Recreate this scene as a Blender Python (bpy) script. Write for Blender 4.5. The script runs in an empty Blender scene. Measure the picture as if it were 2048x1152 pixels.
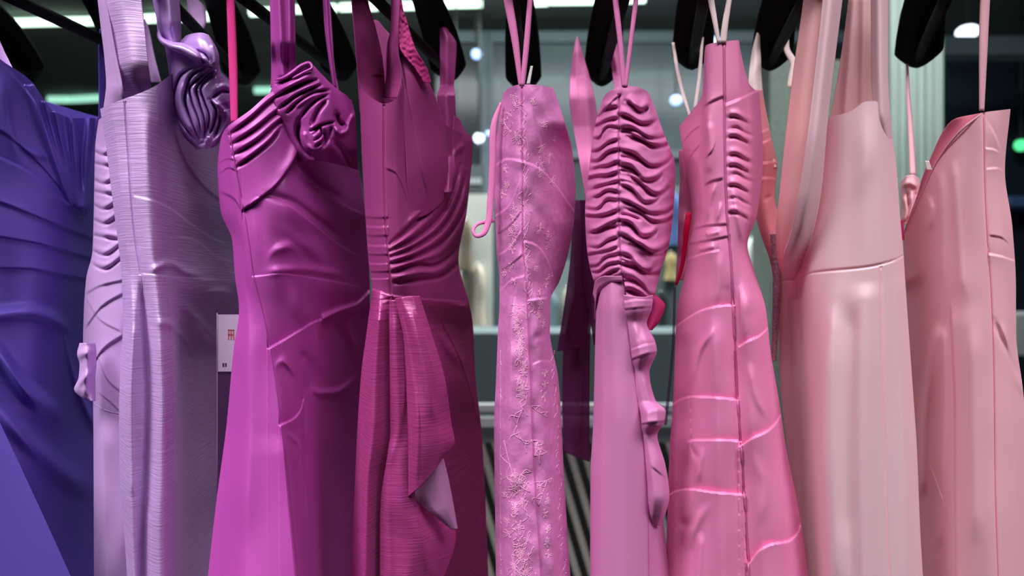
import bpy, math, random
import numpy as np
from mathutils import Vector

# ------------------------------------------------------------------ camera, world, lights
F, CX, CY, ZC = 1385.0, 1024.0, 576.0, 1.25
scene = bpy.context.scene
COL = scene.collection
cd = bpy.data.cameras.new('camera'); cam = bpy.data.objects.new('camera', cd); COL.objects.link(cam)
cam.location = (0, 0, ZC); cam.rotation_euler = (math.pi/2, 0, 0)
cd.sensor_width = 36; cd.lens = 36*F/2048; cd.clip_start = .02; cd.clip_end = 100
cd.dof.use_dof = True; cd.dof.focus_distance = .92; cd.dof.aperture_fstop = 2.6
scene.camera = cam
scene.view_settings.view_transform = 'Standard'; scene.view_settings.look = 'None'
scene.view_settings.exposure = 0.15; scene.view_settings.gamma = 1
scene.view_settings.use_curve_mapping = False
w = bpy.data.worlds.new('world'); scene.world = w; w.use_nodes = True
w.node_tree.nodes['Background'].inputs[0].default_value = (.62, .68, .8, 1)
w.node_tree.nodes['Background'].inputs[1].default_value = .02

def area(name, loc, target, sx, sy, power, col, spread=180):
    l = bpy.data.lights.new(name, 'AREA'); l.shape = 'RECTANGLE'; l.size = sx; l.size_y = sy
    l.energy = power; l.color = col; l.spread = math.radians(spread)
    o = bpy.data.objects.new(name, l); COL.objects.link(o); o.location = loc
    o.rotation_euler = (Vector(target)-Vector(loc)).to_track_quat('-Z', 'Y').to_euler()
    return o
def spotlight(name, loc, target, power, angle, col, radius=.8, blend=.75):
    l = bpy.data.lights.new(name, 'SPOT'); l.energy = power; l.color = col; l.spot_size = math.radians(angle); l.spot_blend = blend; l.shadow_soft_size = radius
    o = bpy.data.objects.new(name, l); COL.objects.link(o); o.location = loc
    o.rotation_euler = (Vector(target)-Vector(loc)).to_track_quat('-Z', 'Y').to_euler()
spotlight('shop_track_spot', (-1.75, -.25, 3.45), (-.47, .9, 1.27), 620, 38, (.96, .95, 1))
spotlight('shop_track_spot', (1.85, -.25, 3.45), (.70, .9, 1.3), 450, 32, (.97, .96, 1))
area('unseen_area_light', (0, -.45, 3.4), (0, .95, 1.3), 2.6, .7, 11, (1, .97, .98), 70)
area('unseen_area_light', (0, 2.05, 3.5), (0, 1.7, 0), 2.4, .3, 17, (1, .98, .98), 70)
area('unseen_area_light', (0, 3.4, 3.6), (0, 3.2, 0), 2.4, .5, 30, (.95, 1, .98), 80)  # added fill light over the near background
area('unseen_area_light', (0, 5.2, 3.6), (0, 5.2, 0), 5, .6, 130, (.95, 1, .98), 95)  # added fill light for the middle of the shop
area('unseen_area_light', (0, 8.2, 3.6), (0, 8.6, 0), 6, .6, 120, (.95, 1, .98), 110)  # added fill light towards the back wall

area('unseen_area_light', (.6, 4.6, 3.55), (.6, 6.5, 2.4), 4.5, .4, 28, (.93, 1, 1), 110)  # added to brighten the glass partition, aimed away from the gowns
area('unseen_area_light', (1.6, 2.2, 3.5), (2.2, 3.9, 2.0), 1.2, .4, 13, (.93, 1, .98), 90)  # added to brighten the ribbed pillar and the right side

# ------------------------------------------------------------------ helpers
def at(px, py, d):
    px, py, d = np.broadcast_arrays(np.asarray(px, float), np.asarray(py, float), np.asarray(d, float))
    return np.stack([(px-CX)*d/F, d, ZC+(CY-py)*d/F], -1)
def P3(px, py, d): return Vector([float(c) for c in at(px, py, d)])

def lin(c):
    c = np.array(c, float)/255
    return tuple(np.where(c <= .04045, c/12.92, ((c+.055)/1.055)**2.4))+(1.0,)

MATS = {}
def mat(name, color, rough=.5, metal=0., spec=.5, sheen=0., bump=0., bscale=400., stretch=(1, 1, 1), trans=0., var=.0, emit=None, estr=0., tcol=None, detail=3., gloss=0.):
    if name in MATS: return MATS[name]
    m = bpy.data.materials.new(name); m.use_nodes = True; MATS[name] = m
    nt = m.node_tree; n = nt.nodes; b = n['Principled BSDF']; L = nt.links.new
    b.inputs['Base Color'].default_value = lin(color); b.inputs['Roughness'].default_value = rough
    b.inputs['Metallic'].default_value = metal; b.inputs['Specular IOR Level'].default_value = spec
    b.inputs['Sheen Weight'].default_value = sheen; b.inputs['Sheen Roughness'].default_value = .35
    b.inputs['Sheen Tint'].default_value = lin(color)
    if emit is not None:
        b.inputs['Emission Color'].default_value = lin(emit); b.inputs['Emission Strength'].default_value = estr
    if bump or var:
        tc = n.new('ShaderNodeTexCoord'); mp = n.new('ShaderNodeMapping'); mp.inputs['Scale'].default_value = stretch
        nz = n.new('ShaderNodeTexNoise'); nz.inputs['Scale'].default_value = bscale; nz.inputs['Detail'].default_value = detail
        L(tc.outputs['Object'], mp.inputs[0]); L(mp.outputs[0], nz.inputs['Vector'])
        if bump:
            bp = n.new('ShaderNodeBump'); bp.inputs['Strength'].default_value = bump; bp.inputs['Distance'].default_value = .002
            L(nz.outputs[0], bp.inputs['Height']); L(bp.outputs[0], b.inputs['Normal'])
        if var:
            hs = n.new('ShaderNodeMixRGB'); hs.blend_type = 'MULTIPLY'; hs.inputs[1].default_value = lin(color)
            mr = n.new('ShaderNodeMapRange'); mr.inputs[1].default_value = .3; mr.inputs[2].default_value = .7
            mr.inputs[3].default_value = 1-var; mr.inputs[4].default_value = 1+var*.4
            L(nz.outputs[0], mr.inputs[0]); hs.inputs[0].default_value = 1; L(mr.outputs[0], hs.inputs[2]); L(hs.outputs[0], b.inputs['Base Color'])
    if gloss:
        b.inputs['Specular IOR Level'].default_value = 0; b.inputs['Roughness'].default_value = .7
        gl = n.new('ShaderNodeBsdfAnisotropic'); gl.inputs['Color'].default_value = lin([c*.55+115 for c in color]); gl.inputs['Roughness'].default_value = rough
        if bump: L(bp.outputs[0], gl.inputs['Normal'])
        mg = n.new('ShaderNodeMixShader'); mg.inputs[0].default_value = gloss
        L(b.outputs[0], mg.inputs[1]); L(gl.outputs[0], mg.inputs[2]); L(mg.outputs[0], n['Material Output'].inputs[0])
    if trans:
        tr = n.new('ShaderNodeBsdfTranslucent'); tr.inputs[0].default_value = lin(tcol or color)
        mx = n.new('ShaderNodeMixShader'); mx.inputs[0].default_value = trans
        L((mg if gloss else b).outputs[0], mx.inputs[1]); L(tr.outputs[0], mx.inputs[2]); L(mx.outputs[0], n['Material Output'].inputs[0])
    return m
def glassy(name, color, clear, rough=.2):
    if name in MATS: return MATS[name]
    m = bpy.data.materials.new(name); m.use_nodes = True; MATS[name] = m
    nt = m.node_tree; n = nt.nodes; b = n['Principled BSDF']
    b.inputs['Base Color'].default_value = lin(color); b.inputs['Roughness'].default_value = rough
    t = n.new('ShaderNodeBsdfTransparent'); t.inputs[0].default_value = lin([min(255, c*.35+150) for c in color]); mx = n.new('ShaderNodeMixShader'); mx.inputs[0].default_value = clear
    nt.links.new(b.outputs[0], mx.inputs[1]); nt.links.new(t.outputs[0], mx.inputs[2]); nt.links.new(mx.outputs[0], n['Material Output'].inputs[0])
    return m

def mesh_obj(name, V, Fq, m, parent=None, smooth=True, solid=0.):
    V = np.asarray(V, float).reshape(-1, 3)
    if parent is not None: V = V-np.array(parent.location)
    me = bpy.data.meshes.new(name)
    me.from_pydata(V.tolist(), [], Fq if isinstance(Fq, list) else Fq.tolist()); me.update()
    if smooth: me.polygons.foreach_set('use_smooth', np.ones(len(me.polygons), bool))
    o = bpy.data.objects.new(name, me); COL.objects.link(o); me.materials.append(m)
    if parent is not None: o.parent = parent
    if solid:
        s = o.modifiers.new('thickness', 'SOLIDIFY'); s.thickness = solid; s.offset = 0
    return o
def part(name, V, Fq, m, top, sub, **k):
    """sub-part of `sub`, whose mesh is in the frame of the thing `top`"""
    o = mesh_obj(name, np.asarray(V, float).reshape(-1, 3)-np.array(top.location), Fq, m, None, **k)
    o.parent = sub; return o
def tag(o, label=None, cat=None, group=None, kind=None):
    if label: o['label'] = label
    if cat: o['category'] = cat
    if group: o['group'] = group
    if kind: o['kind'] = kind
    return o
def thing(name, loc, label, cat, group=None):
    o = bpy.data.objects.new(name, None); COL.objects.link(o); o.location = loc; o.empty_display_size = .05
    return tag(o, label, cat, group)
def quads(nv, nu, wrap=False):
    a = np.arange(nv*nu).reshape(nv, nu)
    if wrap: a = np.concatenate([a, a[:, :1]], 1)
    return np.stack([a[:-1, :-1], a[1:, :-1], a[1:, 1:], a[:-1, 1:]], -1).reshape(-1, 4)

def pchip(x, y, q):
    x = np.asarray(x, float); y = np.asarray(y, float); q = np.asarray(q, float)
    n = len(x); sh = (-1,)+(1,)*(y.ndim-1)
    if n == 1: return np.repeat(y, len(q), 0)
    h = np.diff(x); dl = np.diff(y, axis=0)/h.reshape(sh)
    m = np.zeros_like(y)
    if n == 2: m[0] = m[1] = dl[0]
    else:
        w1 = (2*h[1:]+h[:-1]).reshape(sh); w2 = (h[1:]+2*h[:-1]).reshape(sh)
        a, b = dl[:-1], dl[1:]
        with np.errstate(divide='ignore', invalid='ignore'):
            hm = (w1+w2)/(w1/a+w2/b)
        m[1:-1] = np.where(a*b > 0, hm, 0); m[0] = dl[0]; m[-1] = dl[-1]
    i = np.clip(np.searchsorted(x, q, side='right')-1, 0, n-2)
    shq = q.shape+(1,)*(y.ndim-1)
    hh = h[i].reshape(shq); t = ((q-x[i])/h[i]).reshape(shq); t = np.clip(t, 0, 1)
    return (2*t**3-3*t**2+1)*y[i]+(t**3-2*t**2+t)*hh*m[i]+(-2*t**3+3*t**2)*y[i+1]+(t**3-t**2)*hh*m[i+1]
def sst(t): t = np.clip(t, 0, 1); return t*t*(3-2*t)

# folds: displacement (mm, towards the viewer side) of a cloth as a function of its surface position
def H(pts, amp, decay=22, edge=4, taper=(10, 10)): return ('f', 0, pts, amp, decay, edge, taper)
def Vf(pts, amp, decay=22, edge=4, taper=(10, 10)):
    ys = [p[1] for p in pts]; h = (max(ys)-min(ys))*.45
    taper = (min(max(taper[0], 55), h), 0 if max(ys) >= 1180 else min(max(taper[1], 55), h)); return ('f', 1, pts, amp, decay, edge, taper)
def _tp(pts, k, sig, taper):
    ln = abs(pts[-1][k]-pts[0][k]); return taper or (min(4.5*sig, ln*.5),)*2
def RH(pts, amp, sig=6, taper=None):
    taper = _tp(pts, 0, sig, taper); return ('r', 0, pts, amp, sig, taper)
def RV(pts, amp, sig=6, taper=None):
    taper = _tp(pts, 1, sig, taper); return ('r', 1, pts, amp, sig, taper)
def W(amp, lx, ly, seed, ang=0.): return ('w', amp, lx, ly, seed, ang)
def fold_disp(px, py, folds):
    D = np.zeros_like(px)
    for f in folds:
        if f[0] == 'w':
            rs = np.random.RandomState(f[4]); ca, sa = math.cos(f[5]), math.sin(f[5])
            X = (px*ca+py*sa)/f[2]/2.4; Y = (-px*sa+py*ca)/f[3]/2.4; g = 0
            for k in range(7):
                a, b, p = rs.uniform(.3, 1.2)*rs.choice([-1, 1]), rs.uniform(.3, 1.2), rs.uniform(0, 6.28)
                g = g+np.sin(6.283*(a*X+b*Y)+p+1.1*np.sin(3*X*b+p))
            D += f[1]*g/3.2; continue
        if f[0] == 'p':
            S = smooth_pts([(a, b, 0, 0) for a, b in f[1]], 24); r3 = f[3]*3
            sel = (px > S[:, 0].min()-r3) & (px < S[:, 0].max()+r3) & (py > S[:, 1].min()-r3) & (py < S[:, 1].max()+r3)
            X, Y = px[sel], py[sel]; best = np.full(X.shape, 1e9); tt = np.zeros(X.shape)
            for k in range(23):
                ax, ay = S[k, :2]; bx, by = S[k+1, :2]-S[k, :2]; u = np.clip(((X-ax)*bx+(Y-ay)*by)/(bx*bx+by*by+1e-9), 0, 1)
                q = (X-ax-u*bx)**2+(Y-ay-u*by)**2; c = q < best; best = np.where(c, q, best); tt = np.where(c, (k+u)/23, tt)
            D[sel] += f[2]*np.exp(-best/f[3]**2)*(.25+.75*sst(np.minimum(tt, 1-tt)*6)); continue
        A, B = (px, py) if f[1] == 0 else (py, px)
        pts = sorted([(p[0], p[1]) if f[1] == 0 else (p[1], p[0]) for p in f[2]])
        xs = np.array([p[0] for p in pts], float); ys = np.array([p[1] for p in pts], float)
        tp = f[-1]
        sel = (A > xs[0]-2) & (A < xs[-1]+2)
        if not sel.any(): continue
        a, b = A[sel], B[sel]
        s = b-pchip(xs, ys, np.clip(a, xs[0], xs[-1]))
        wt = np.ones_like(s)
        if tp[0]: wt *= sst((a-xs[0])/tp[0])
        if tp[1]: wt *= sst((xs[-1]-a)/tp[1])
        amp = f[3]
        if f[0] == 'r': g = amp*np.exp(-(s/f[4])**2)
        else:
            dec, ed = f[4]*1.15, f[5]*(1 if amp > 0 else 1.6)
            amp = amp*(.72 if amp > 0 else .6)
            if amp < 0: s = -s
            st = sst(s/ed+.5); k1, k2 = (.62, .42) if amp > 0 else (.72, .40)
            g = abs(amp)*(st*k1*np.exp(-np.maximum(s, 0)/dec)-(1-st)*k2*np.exp(np.minimum(s, 0)/13.))
        D[sel] += g*wt
    return D

def PL(pts, amp, sig=4): return ('p', pts, amp, sig)
class Sheet: pass
def sheet(rows, folds=(), du=1.9, dv=2.4, close=0., fine_to=1185):
    """cloth grid from a control net; rows: (py | [py..], [px..], [depth cm..])"""
    R = []
    dd = None
    for r in rows:
        px = np.array(r[1], float)
        if len(r) > 2: dd = np.array(r[2], float)
        py = np.full(len(px), float(r[0])) if np.isscalar(r[0]) else np.array(r[0], float)
        if np.isscalar(r[0]) and r[0] == 2120:                                # hems hang nearly straight
            k = 120/max(40, R[-1][:, 1].mean()-R[-2][:, 1].mean()); ex = R[-1]+(R[-1]-R[-2])*k; R.append(ex); px = .15*px+.85*ex[:, 0]; dd = ex[:, 2]
        R.append(np.stack([px, py, dd], -1))
    R = np.array(R); t = np.zeros(len(R))
    dist = np.abs(np.diff(R[:, :, :2], axis=0)).sum(-1).max(1)
    t[1:] = np.cumsum(np.maximum(dist, 1))
    q = [t[0]]; idx = [0]
    for i in range(len(t)-1):
        coarse = R[i, :, 1].mean() > fine_to-1
        n = max(1, int(math.ceil((t[i+1]-t[i])/(60 if coarse else dv))))
        q += list(t[i]+(t[i+1]-t[i])*np.arange(1, n+1)/n); idx.append(len(q)-1)
    Q = pchip(t, R, np.array(q))
    wd = np.maximum(np.hypot(np.diff(R[:, :, 0], axis=1), .6*np.diff(R[:, :, 1], axis=1)), np.abs(np.diff(R[:, :, 2], axis=1))*3).max(0)
    uc = np.concatenate([[0], np.cumsum(np.maximum(wd, .5))])
    qu = [0.]; cidx = [0]
    for k in range(len(uc)-1):
        n = max(1, int(math.ceil(wd[k]/du))); qu += list(uc[k]+(uc[k+1]-uc[k])*np.arange(1, n+1)/n); cidx.append(len(qu)-1)
    G = pchip(uc, np.swapaxes(Q, 0, 1), np.array(qu)); G = np.swapaxes(G, 0, 1).copy()
    G[..., 2] -= .1*fold_disp(G[..., 0], G[..., 1], folds)
    s = Sheet(); s.G = G; s.rows = idx; s.cols = cidx; s.close = close
    return s
def sheet_mesh(s, r0=0, r1=None):
    a = s.rows[r0]; b = s.rows[r1] if r1 is not None else len(s.G)-1
    G = s.G[a:b+1]
    if s.close:
        M = 12; tt = (np.arange(1, M)/M)[None, :, None]
        Rg, Lg = G[:, -1:, :], G[:, :1, :]
        B = Rg*(1-tt)+Lg*tt
        k = np.sin(np.pi*tt[..., 0])
        B[..., 2] = B[..., 2]+s.close*k**.6
        cxm = (Rg[..., 0]+Lg[..., 0])/2
        B[..., 0] = B[..., 0]+(cxm-B[..., 0])*.12*k
        G = np.concatenate([G, B], 1)
    nv, nu = G.shape[:2]
    return at(G[..., 0], G[..., 1], G[..., 2]/100), quads(nv, nu, bool(s.close))
def sheet_obj(name, s, m, top, r0=0, r1=None, sub=None, solid=0.):
    V, Q = sheet_mesh(s, r0, r1)
    if sub is not None: return part(name, V, Q, m, top, sub, solid=solid)
    return mesh_obj(name, V, Q, m, top, solid=solid)
def depth_on(s, px, py):
    G = s.G; out = []
    rm = G[:, :, 1].mean(1)
    for x, y in zip(np.atleast_1d(px), np.atleast_1d(py)):
        i = int(np.clip(np.searchsorted(rm, y), 0, len(rm)-1))
        for _ in range(4):
            yy = np.interp(x, G[i, :, 0], G[i, :, 1]); k = int(round((y-yy)/2.4))
            if k == 0: break
            i = int(np.clip(i+k, 0, len(rm)-1))
        out.append(np.interp(x, G[i, :, 0], G[i, :, 2]))
    return np.array(out)
def panel(name, rows, m, top, folds=(), sub=None, solid=.0012, du=2.2, dv=2.6):
    return sheet_obj(name, sheet(rows, folds, du, dv), m, top, sub=sub, solid=solid)

def smooth_pts(pts, n):
    pts = np.array(pts, float)
    t = np.concatenate([[0], np.cumsum(np.maximum(np.linalg.norm(np.diff(pts[:, :2], axis=0), axis=1), .5))])
    q = np.linspace(0, t[-1], n)
    # Catmull-Rom
    i = np.clip(np.searchsorted(t, q, side='right')-1, 0, len(t)-2)
    m = np.gradient(pts, t, axis=0) if len(t) > 2 else np.repeat((pts[1:]-pts[:1])/t[-1], 2, 0)
    h = (t[i+1]-t[i])[:, None]; u = ((q-t[i])[:, None])/h
    return (2*u**3-3*u**2+1)*pts[i]+(u**3-2*u**2+u)*h*m[i]+(-2*u**3+3*u**2)*pts[i+1]+(u**3-u**2)*h*m[i+1]
def roll_mesh(pts, bulge, n=None, ring=16):
    """soft cloth roll: (px,py,depth cm,width px) centreline, elliptical section"""
    ln = sum(math.hypot(a[0]-b[0], a[1]-b[1]) for a, b in zip(pts, pts[1:]))
    n = n or max(8, int(ln/3)); S = smooth_pts(pts, n)
    T = np.gradient(S[:, :2], axis=0); T /= np.maximum(np.linalg.norm(T, axis=1, keepdims=True), 1e-6)
    N = np.stack([-T[:, 1], T[:, 0]], -1)
    a = np.linspace(0, 2*np.pi, ring, endpoint=False); c, s_ = np.cos(a), np.sin(a)
    cap = np.minimum(1, np.sqrt(np.clip(np.minimum(np.arange(n)+.15, n-1-np.arange(n)+.15)/3., 0, 1)))
    hw = (np.maximum(S[:, 3], .6)/2*cap)[:, None]
    px = S[:, 0:1]+N[:, 0:1]*hw*c; py = S[:, 1:2]+N[:, 1:2]*hw*c
    d = S[:, 2:3]-bulge*cap[:, None]*s_*np.clip(hw/6, .35, 1.4)
    V = at(px, py, d/100)
    Q = quads(n, ring, True).tolist(); Q.append(list(range(ring))); Q.append([(n-1)*ring+k for k in range(ring)][::-1])
    return V, Q
def roll(name, pts, bulge, m, top, sub=None, n=None):
    V, Q = roll_mesh(pts, bulge, n)
    if sub is not None: return part(name, V, Q, m, top, sub)
    return mesh_obj(name, V, Q, m, top)
def tube_mesh(P, r, sides=5):
    P = np.asarray(P, float); n = len(P)
    T = np.gradient(P, axis=0); T /= np.maximum(np.linalg.norm(T, axis=1, keepdims=True), 1e-9)
    up = np.array([.31, .77, .55]); S = np.cross(T, up); S /= np.maximum(np.linalg.norm(S, axis=1, keepdims=True), 1e-9)
    N = np.cross(S, T); a = np.linspace(0, 2*np.pi, sides, endpoint=False)
    r = np.broadcast_to(np.asarray(r, float), (n,))[:, None, None]
    V = P[:, None]+r*(S[:, None]*np.cos(a)[None, :, None]+N[:, None]*np.sin(a)[None, :, None])
    Q = quads(n, sides, True).tolist(); Q.append(list(range(sides))); Q.append([(n-1)*sides+k for k in range(sides)][::-1])
    return V.reshape(-1, 3), Q
def seam(name, s, pts, m, top, r=.0007, sub=None, lift=0.02):
    S = smooth_pts([(p[0], p[1], 0, 0) for p in pts], max(8, int(abs(pts[-1][1]-pts[0][1])/8)+6))
    d = depth_on(s, S[:, 0], S[:, 1])-lift
    V, Q = tube_mesh(at(S[:, 0], S[:, 1], d/100), r)
    return mesh_obj(name, V, Q, m, top)
def ribbon(name, pts, m, top, solid=.0009, sub=None):
    """narrow tape: (px,py,depth cm,width px)"""
    n = max(8, int(sum(math.hypot(a[0]-b[0], a[1]-b[1]) for a, b in zip(pts, pts[1:]))/6)); S = smooth_pts(pts, n)
    T = np.gradient(S[:, :2], axis=0); T /= np.maximum(np.linalg.norm(T, axis=1, keepdims=True), 1e-6)
    N = np.stack([-T[:, 1], T[:, 0]], -1); u = np.linspace(-1, 1, 5)
    hw = S[:, 3:4]/2
    V = at(S[:, 0:1]+N[:, 0:1]*hw*u, S[:, 1:2]+N[:, 1:2]*hw*u, (S[:, 2:3]+.12*u**2)/100)
    if sub is not None: return part(name, V, quads(n, 5), m, top, sub, solid=solid)
    return mesh_obj(name, V, quads(n, 5), m, top, solid=solid)
def box(x0, x1, y0, y1, z0, z1):
    V = [(x, y, z) for x in (x0, x1) for y in (y0, y1) for z in (z0, z1)]
    return V, [[0, 1, 3, 2], [4, 6, 7, 5], [0, 4, 5, 1], [2, 3, 7, 6], [0, 2, 6, 4], [1, 5, 7, 3]]
def pxbox(x0, x1, y0, y1, d, th):
    a, b = at(x0, y1, d), at(x1, y0, d)
    return box(a[0], b[0], d, d+th, a[2], b[2])
def bevel(o, wd=.004, seg=2):
    b = o.modifiers.new('bevel', 'BEVEL'); b.width = wd; b.segments = seg; b.limit_method = 'ANGLE'; return o
def join(parts):
    V = []; Fq = []
    for v, f in parts:
        k = len(V); V += [tuple(x) for x in np.asarray(v, float).reshape(-1, 3)]
        Fq += [[i+k for i in q] for q in (f if isinstance(f, list) else f.tolist())]
    return V, Fq

# ------------------------------------------------------------------ the shop
ROOM = -2.6
def struct(name, vf, m, label=None):
    return tag(mesh_obj(name, vf[0], vf[1], m, None, smooth=False), label, None, None, 'structure')
CEIL = ZC+2.45
struct('floor', box(-6, 6, -3, 9.8, -.05, 0), mat('floor_grey', (70, 76, 78), .35, var=.2, bscale=3))
struct('ceiling', box(-6, 6, -3, 9.8, CEIL, CEIL+.05), mat('ceiling_dark', (112, 114, 112), .8, var=.25, bscale=1.2, stretch=(.3, 2, 1)))
struct('wall_back', box(-6, 6, 9.7, 9.8, 0, CEIL), mat('wall_slate', (72, 86, 92), .7, var=.15, bscale=1))
struct('wall_left', box(-6.05, -6, -3, 9.8, 0, CEIL), mat('wall_dark', (60, 62, 66), .7, var=.1, bscale=1))
struct('wall_right', box(6, 6.05, -3, 9.8, 0, CEIL), mat('wall_navy', (34, 40, 54), .6, var=.1, bscale=1))

# glass shopfront partition in the distance
GP = thing('glass_partition', P3(1160, 576, 6.4)*1, 'grey framed glass partition far behind the pink gowns', 'partition')
GP.location.z = 0
fr = mat('frame_slate', (92, 108, 116), .45, bump=.02, bscale=30)
pane = glassy('pane_haze', (108, 124, 130), .45, .25)
def gp(name, x0, x1, y0, y1, d, th, m): V, Q = pxbox(x0, x1, y0, y1, d, th); return mesh_obj(name, V, Q, m, GP, smooth=False)
gp('header_beam', 860, 1760, 62, 84, 6.3, .12, fr)
gp('transom', 990, 1545, 300, 316, 6.3, .08, fr)
for x0, x1, y1 in ((962, 986, 700), (1236, 1246, 700), (1540, 1556, 700)): gp('post', x0, x1, 84, y1, 6.3, .1, fr)
for x0, x1 in ((986, 1236), (1246, 1540)):
    gp('pane', x0, x1, 84, 300, 6.34, .02, pane); gp('pane', x0, x1, 316, 640, 6.34, .02, glassy('pane_clear', (120, 135, 138), .7))
gp('pane', 872, 962, 84, 330, 6.34, .02, glassy('pane_dim', (74, 80, 84), .4))

# fluorescent strips
tube_m = mat('tube_light', (230, 255, 240), .4, emit=(215, 255, 230), estr=2.6)
reflect_m = mat('strip_reflection', (200, 240, 225), .4, emit=(150, 214, 190), estr=1.2)
hous = mat('lamp_housing', (60, 70, 66), .5)
def strip(x0, x1, y0, y1, dim, label, th=15):
    dep = 2.40*F/(CY-(y0+y1)/2)
    a, b = P3(x0, y0, dep), P3(x1, y1, dep)
    t = thing('glowing_strip', (a+b)/2, label, 'ceiling light', 'strip lights on the shop ceiling')
    h = th*dep/F/2
    V, Q = tube_mesh([a, (a*3+b)/4, (a+b)/2, (a+b*3)/4, b], h, 10); mesh_obj('tube', V, Q, reflect_m if dim else tube_m, t)
    dx = np.array([0, 0, h*1.3]); V, Q = box(a.x-.03, b.x+.03, dep-h*.9, dep+h*.9, max(a.z, b.z)+h*.9, CEIL-.001)
    mesh_obj('housing', V, Q, hous, t, smooth=False)
for i, (x0, x1, y0, y1) in enumerate([(-60, 10, 47, 47), (17, 190, 46, 42), (286, 300, 38, 37), (302, 420, 37, 33), (500, 582, 25, 21), (590, 672, 19, 16), (680, 755, 15, 13), (792, 862, 12, 11), (872, 964, 9, 7), (1035, 1062, 6, 5), (1067, 1096, 5, 4), (1100, 1195, 2, 1), (1205, 1290, 0, -2)]):
    w_ = ['left of the indigo gown', 'crossed by a hanger bar above the indigo gown', 'short bright piece between lavender gown and its strap', 'behind the twisted lavender strap', 'between the magenta straps', 'left of the raspberry gown strap', 'between the raspberry gown straps', 'behind the hanger of the raspberry gown', 'above the gap left of the lace gown', 'behind the loop of the lace gown', 'just right of the lace gown loop', 'above the gap between lace and ruched gowns', 'behind the loop of the ruched gown'][i]
    strip(x0, x1, y0, y1, False, 'bright greenish white ceiling strip light '+w_)
for i, (x0, x1, y0, y1) in enumerate([(98, 137, 199, 199), (142, 205, 199, 196), (510, 560, 181, 180), (900, 962, 166, 164), (988, 1003, 164, 164), (1066, 1130, 161, 158), (1258, 1274, 152, 152), (1278, 1345, 151, 148)]):  # reflections of the strips, built as dim glowing tubes farther back
    w_ = ['short one right of the indigo gown shoulder', 'long one beside the lavender gown', 'between the lavender gown and the magenta gown', 'left of the lace gown', 'tiny piece beside the lace gown hanger', 'between the lace and ruched gowns', 'short one right of the ruched gown', 'left of the hanger of the tucked gown'][i]
    strip(x0, x1, y0, y1, True, 'dim teal glowing reflection of a ceiling strip light '+w_, 14)
# round spot lamps
bulb = mat('spot_bulb', (220, 235, 255), .4, emit=(150, 190, 255), estr=2.2)
bulbw = mat('spot_bulb_white', (250, 250, 255), .4, emit=(225, 238, 255), estr=3)
def spot(x, y, dep, r, m, label, wide=1.):
    c = P3(x, y, dep); t = thing('spot_lamp', c, label, 'spot lamp', 'round spot lamps'); R = r*dep/F
    a = np.linspace(0, np.pi, 9); b = np.linspace(0, 2*np.pi, 16, endpoint=False)
    V = np.stack([R*wide*np.sin(a)[:, None]*np.cos(b), R*wide*np.sin(a)[:, None]*np.sin(b), R*np.cos(a)[:, None]*np.ones(16)], -1)+np.array(c)
    mesh_obj('bulb', V, quads(9, 16, True), m, t)
    V, Q = tube_mesh([c+Vector((0, .0, R*.75)), c+Vector((0, 0, R*1.1)), c+Vector((0, 0, R*1.5)), Vector((c.x, c.y, CEIL))], [R*wide*.8, R*.7, R*.2, R*.2], 12); mesh_obj('housing', V, Q, hous, t)
spot(953, 108, 6.0, 10, bulb, 'small bluish round spot lamp beside the hanger of the raspberry gown')
spot(1352, 200, 6.0, 10, bulb, 'bluish round spot lamp left of the tucked pink gown', 1.15)
spot(1430, 85, 6.0, 11, bulb, 'bluish round spot lamp right above the top of the tucked pink gown', 1.1)
spot(1737, 182, 6.0, 10, bulb, 'bluish spot lamp behind the straps of the peach gown')
spot(958, 276, 6.2, 10, bulbw, 'white spot lamp in the gap left of the lace gown')
spot(977, 266, 6.2, 5, bulb, 'tiny blue spot lamp beside the hanging ribbon of the lace gown')
spot(1935, 64, 5.0, 13, bulbw, 'bright white round spot lamp on the dark ceiling at far right', 1.6)

# things far behind, seen through the gaps
V, Q = pxbox(880, 1480, 664, 806, 3.6, .5); o = mesh_obj('display_counter', V, Q, mat('counter_teal', (98, 116, 120), .5, var=.1, bscale=3), None, smooth=False)
V = np.array(V); V[V[:, 2] < at(0, 800, 3.6)[2], 2] = 0
o.data.vertices.foreach_set('co', V.ravel()); tag(bevel(o, .01), 'grey teal display counter behind the lace gown', 'counter')
V, Q = pxbox(905, 968, 330, 386, 5.6, .05)
sg = thing('hanging_sign', P3(936, 386, 5.6), 'dark hanging shop sign with pale lettering left of lace gown', 'sign')
mesh_obj('board', V, Q, mat('sign_dark', (58, 66, 68), .6, bump=.05, bscale=20), sg, smooth=False)
for x in (912, 960):
    a = P3(x, 330, 5.62); V, Q = tube_mesh([a, (a.x, a.y, (a.z+CEIL)/2), (a.x, a.y, CEIL)], .006, 6); mesh_obj('rod', V, Q, hous, sg)
letm = mat('sign_letter', (150, 156, 156), .6, bump=.02, bscale=50)
for k in range(4):
    V, Q = pxbox(936+k*7, 941+k*7, 356, 368, 5.59, .01); mesh_obj('letter', V, Q, letm, sg, smooth=False)
V, Q = pxbox(880, 985, 388, 664, 5.4, .08); tag(mesh_obj('display_wall', V, Q, mat('pale_wall', (214, 218, 212), .8, var=.08, bscale=2), None, smooth=False), 'pale lit display wall behind the gap left of lace gown', 'display wall')
V, Q = pxbox(1300, 1538, 372, 664, 5.42, .08); tag(mesh_obj('display_wall', V, Q, mat('wall_far_green', (104, 120, 122), .8, var=.1, bscale=2), None, smooth=False), 'grey green display wall behind the gap between ruched and tucked gowns', 'display wall')
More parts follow.
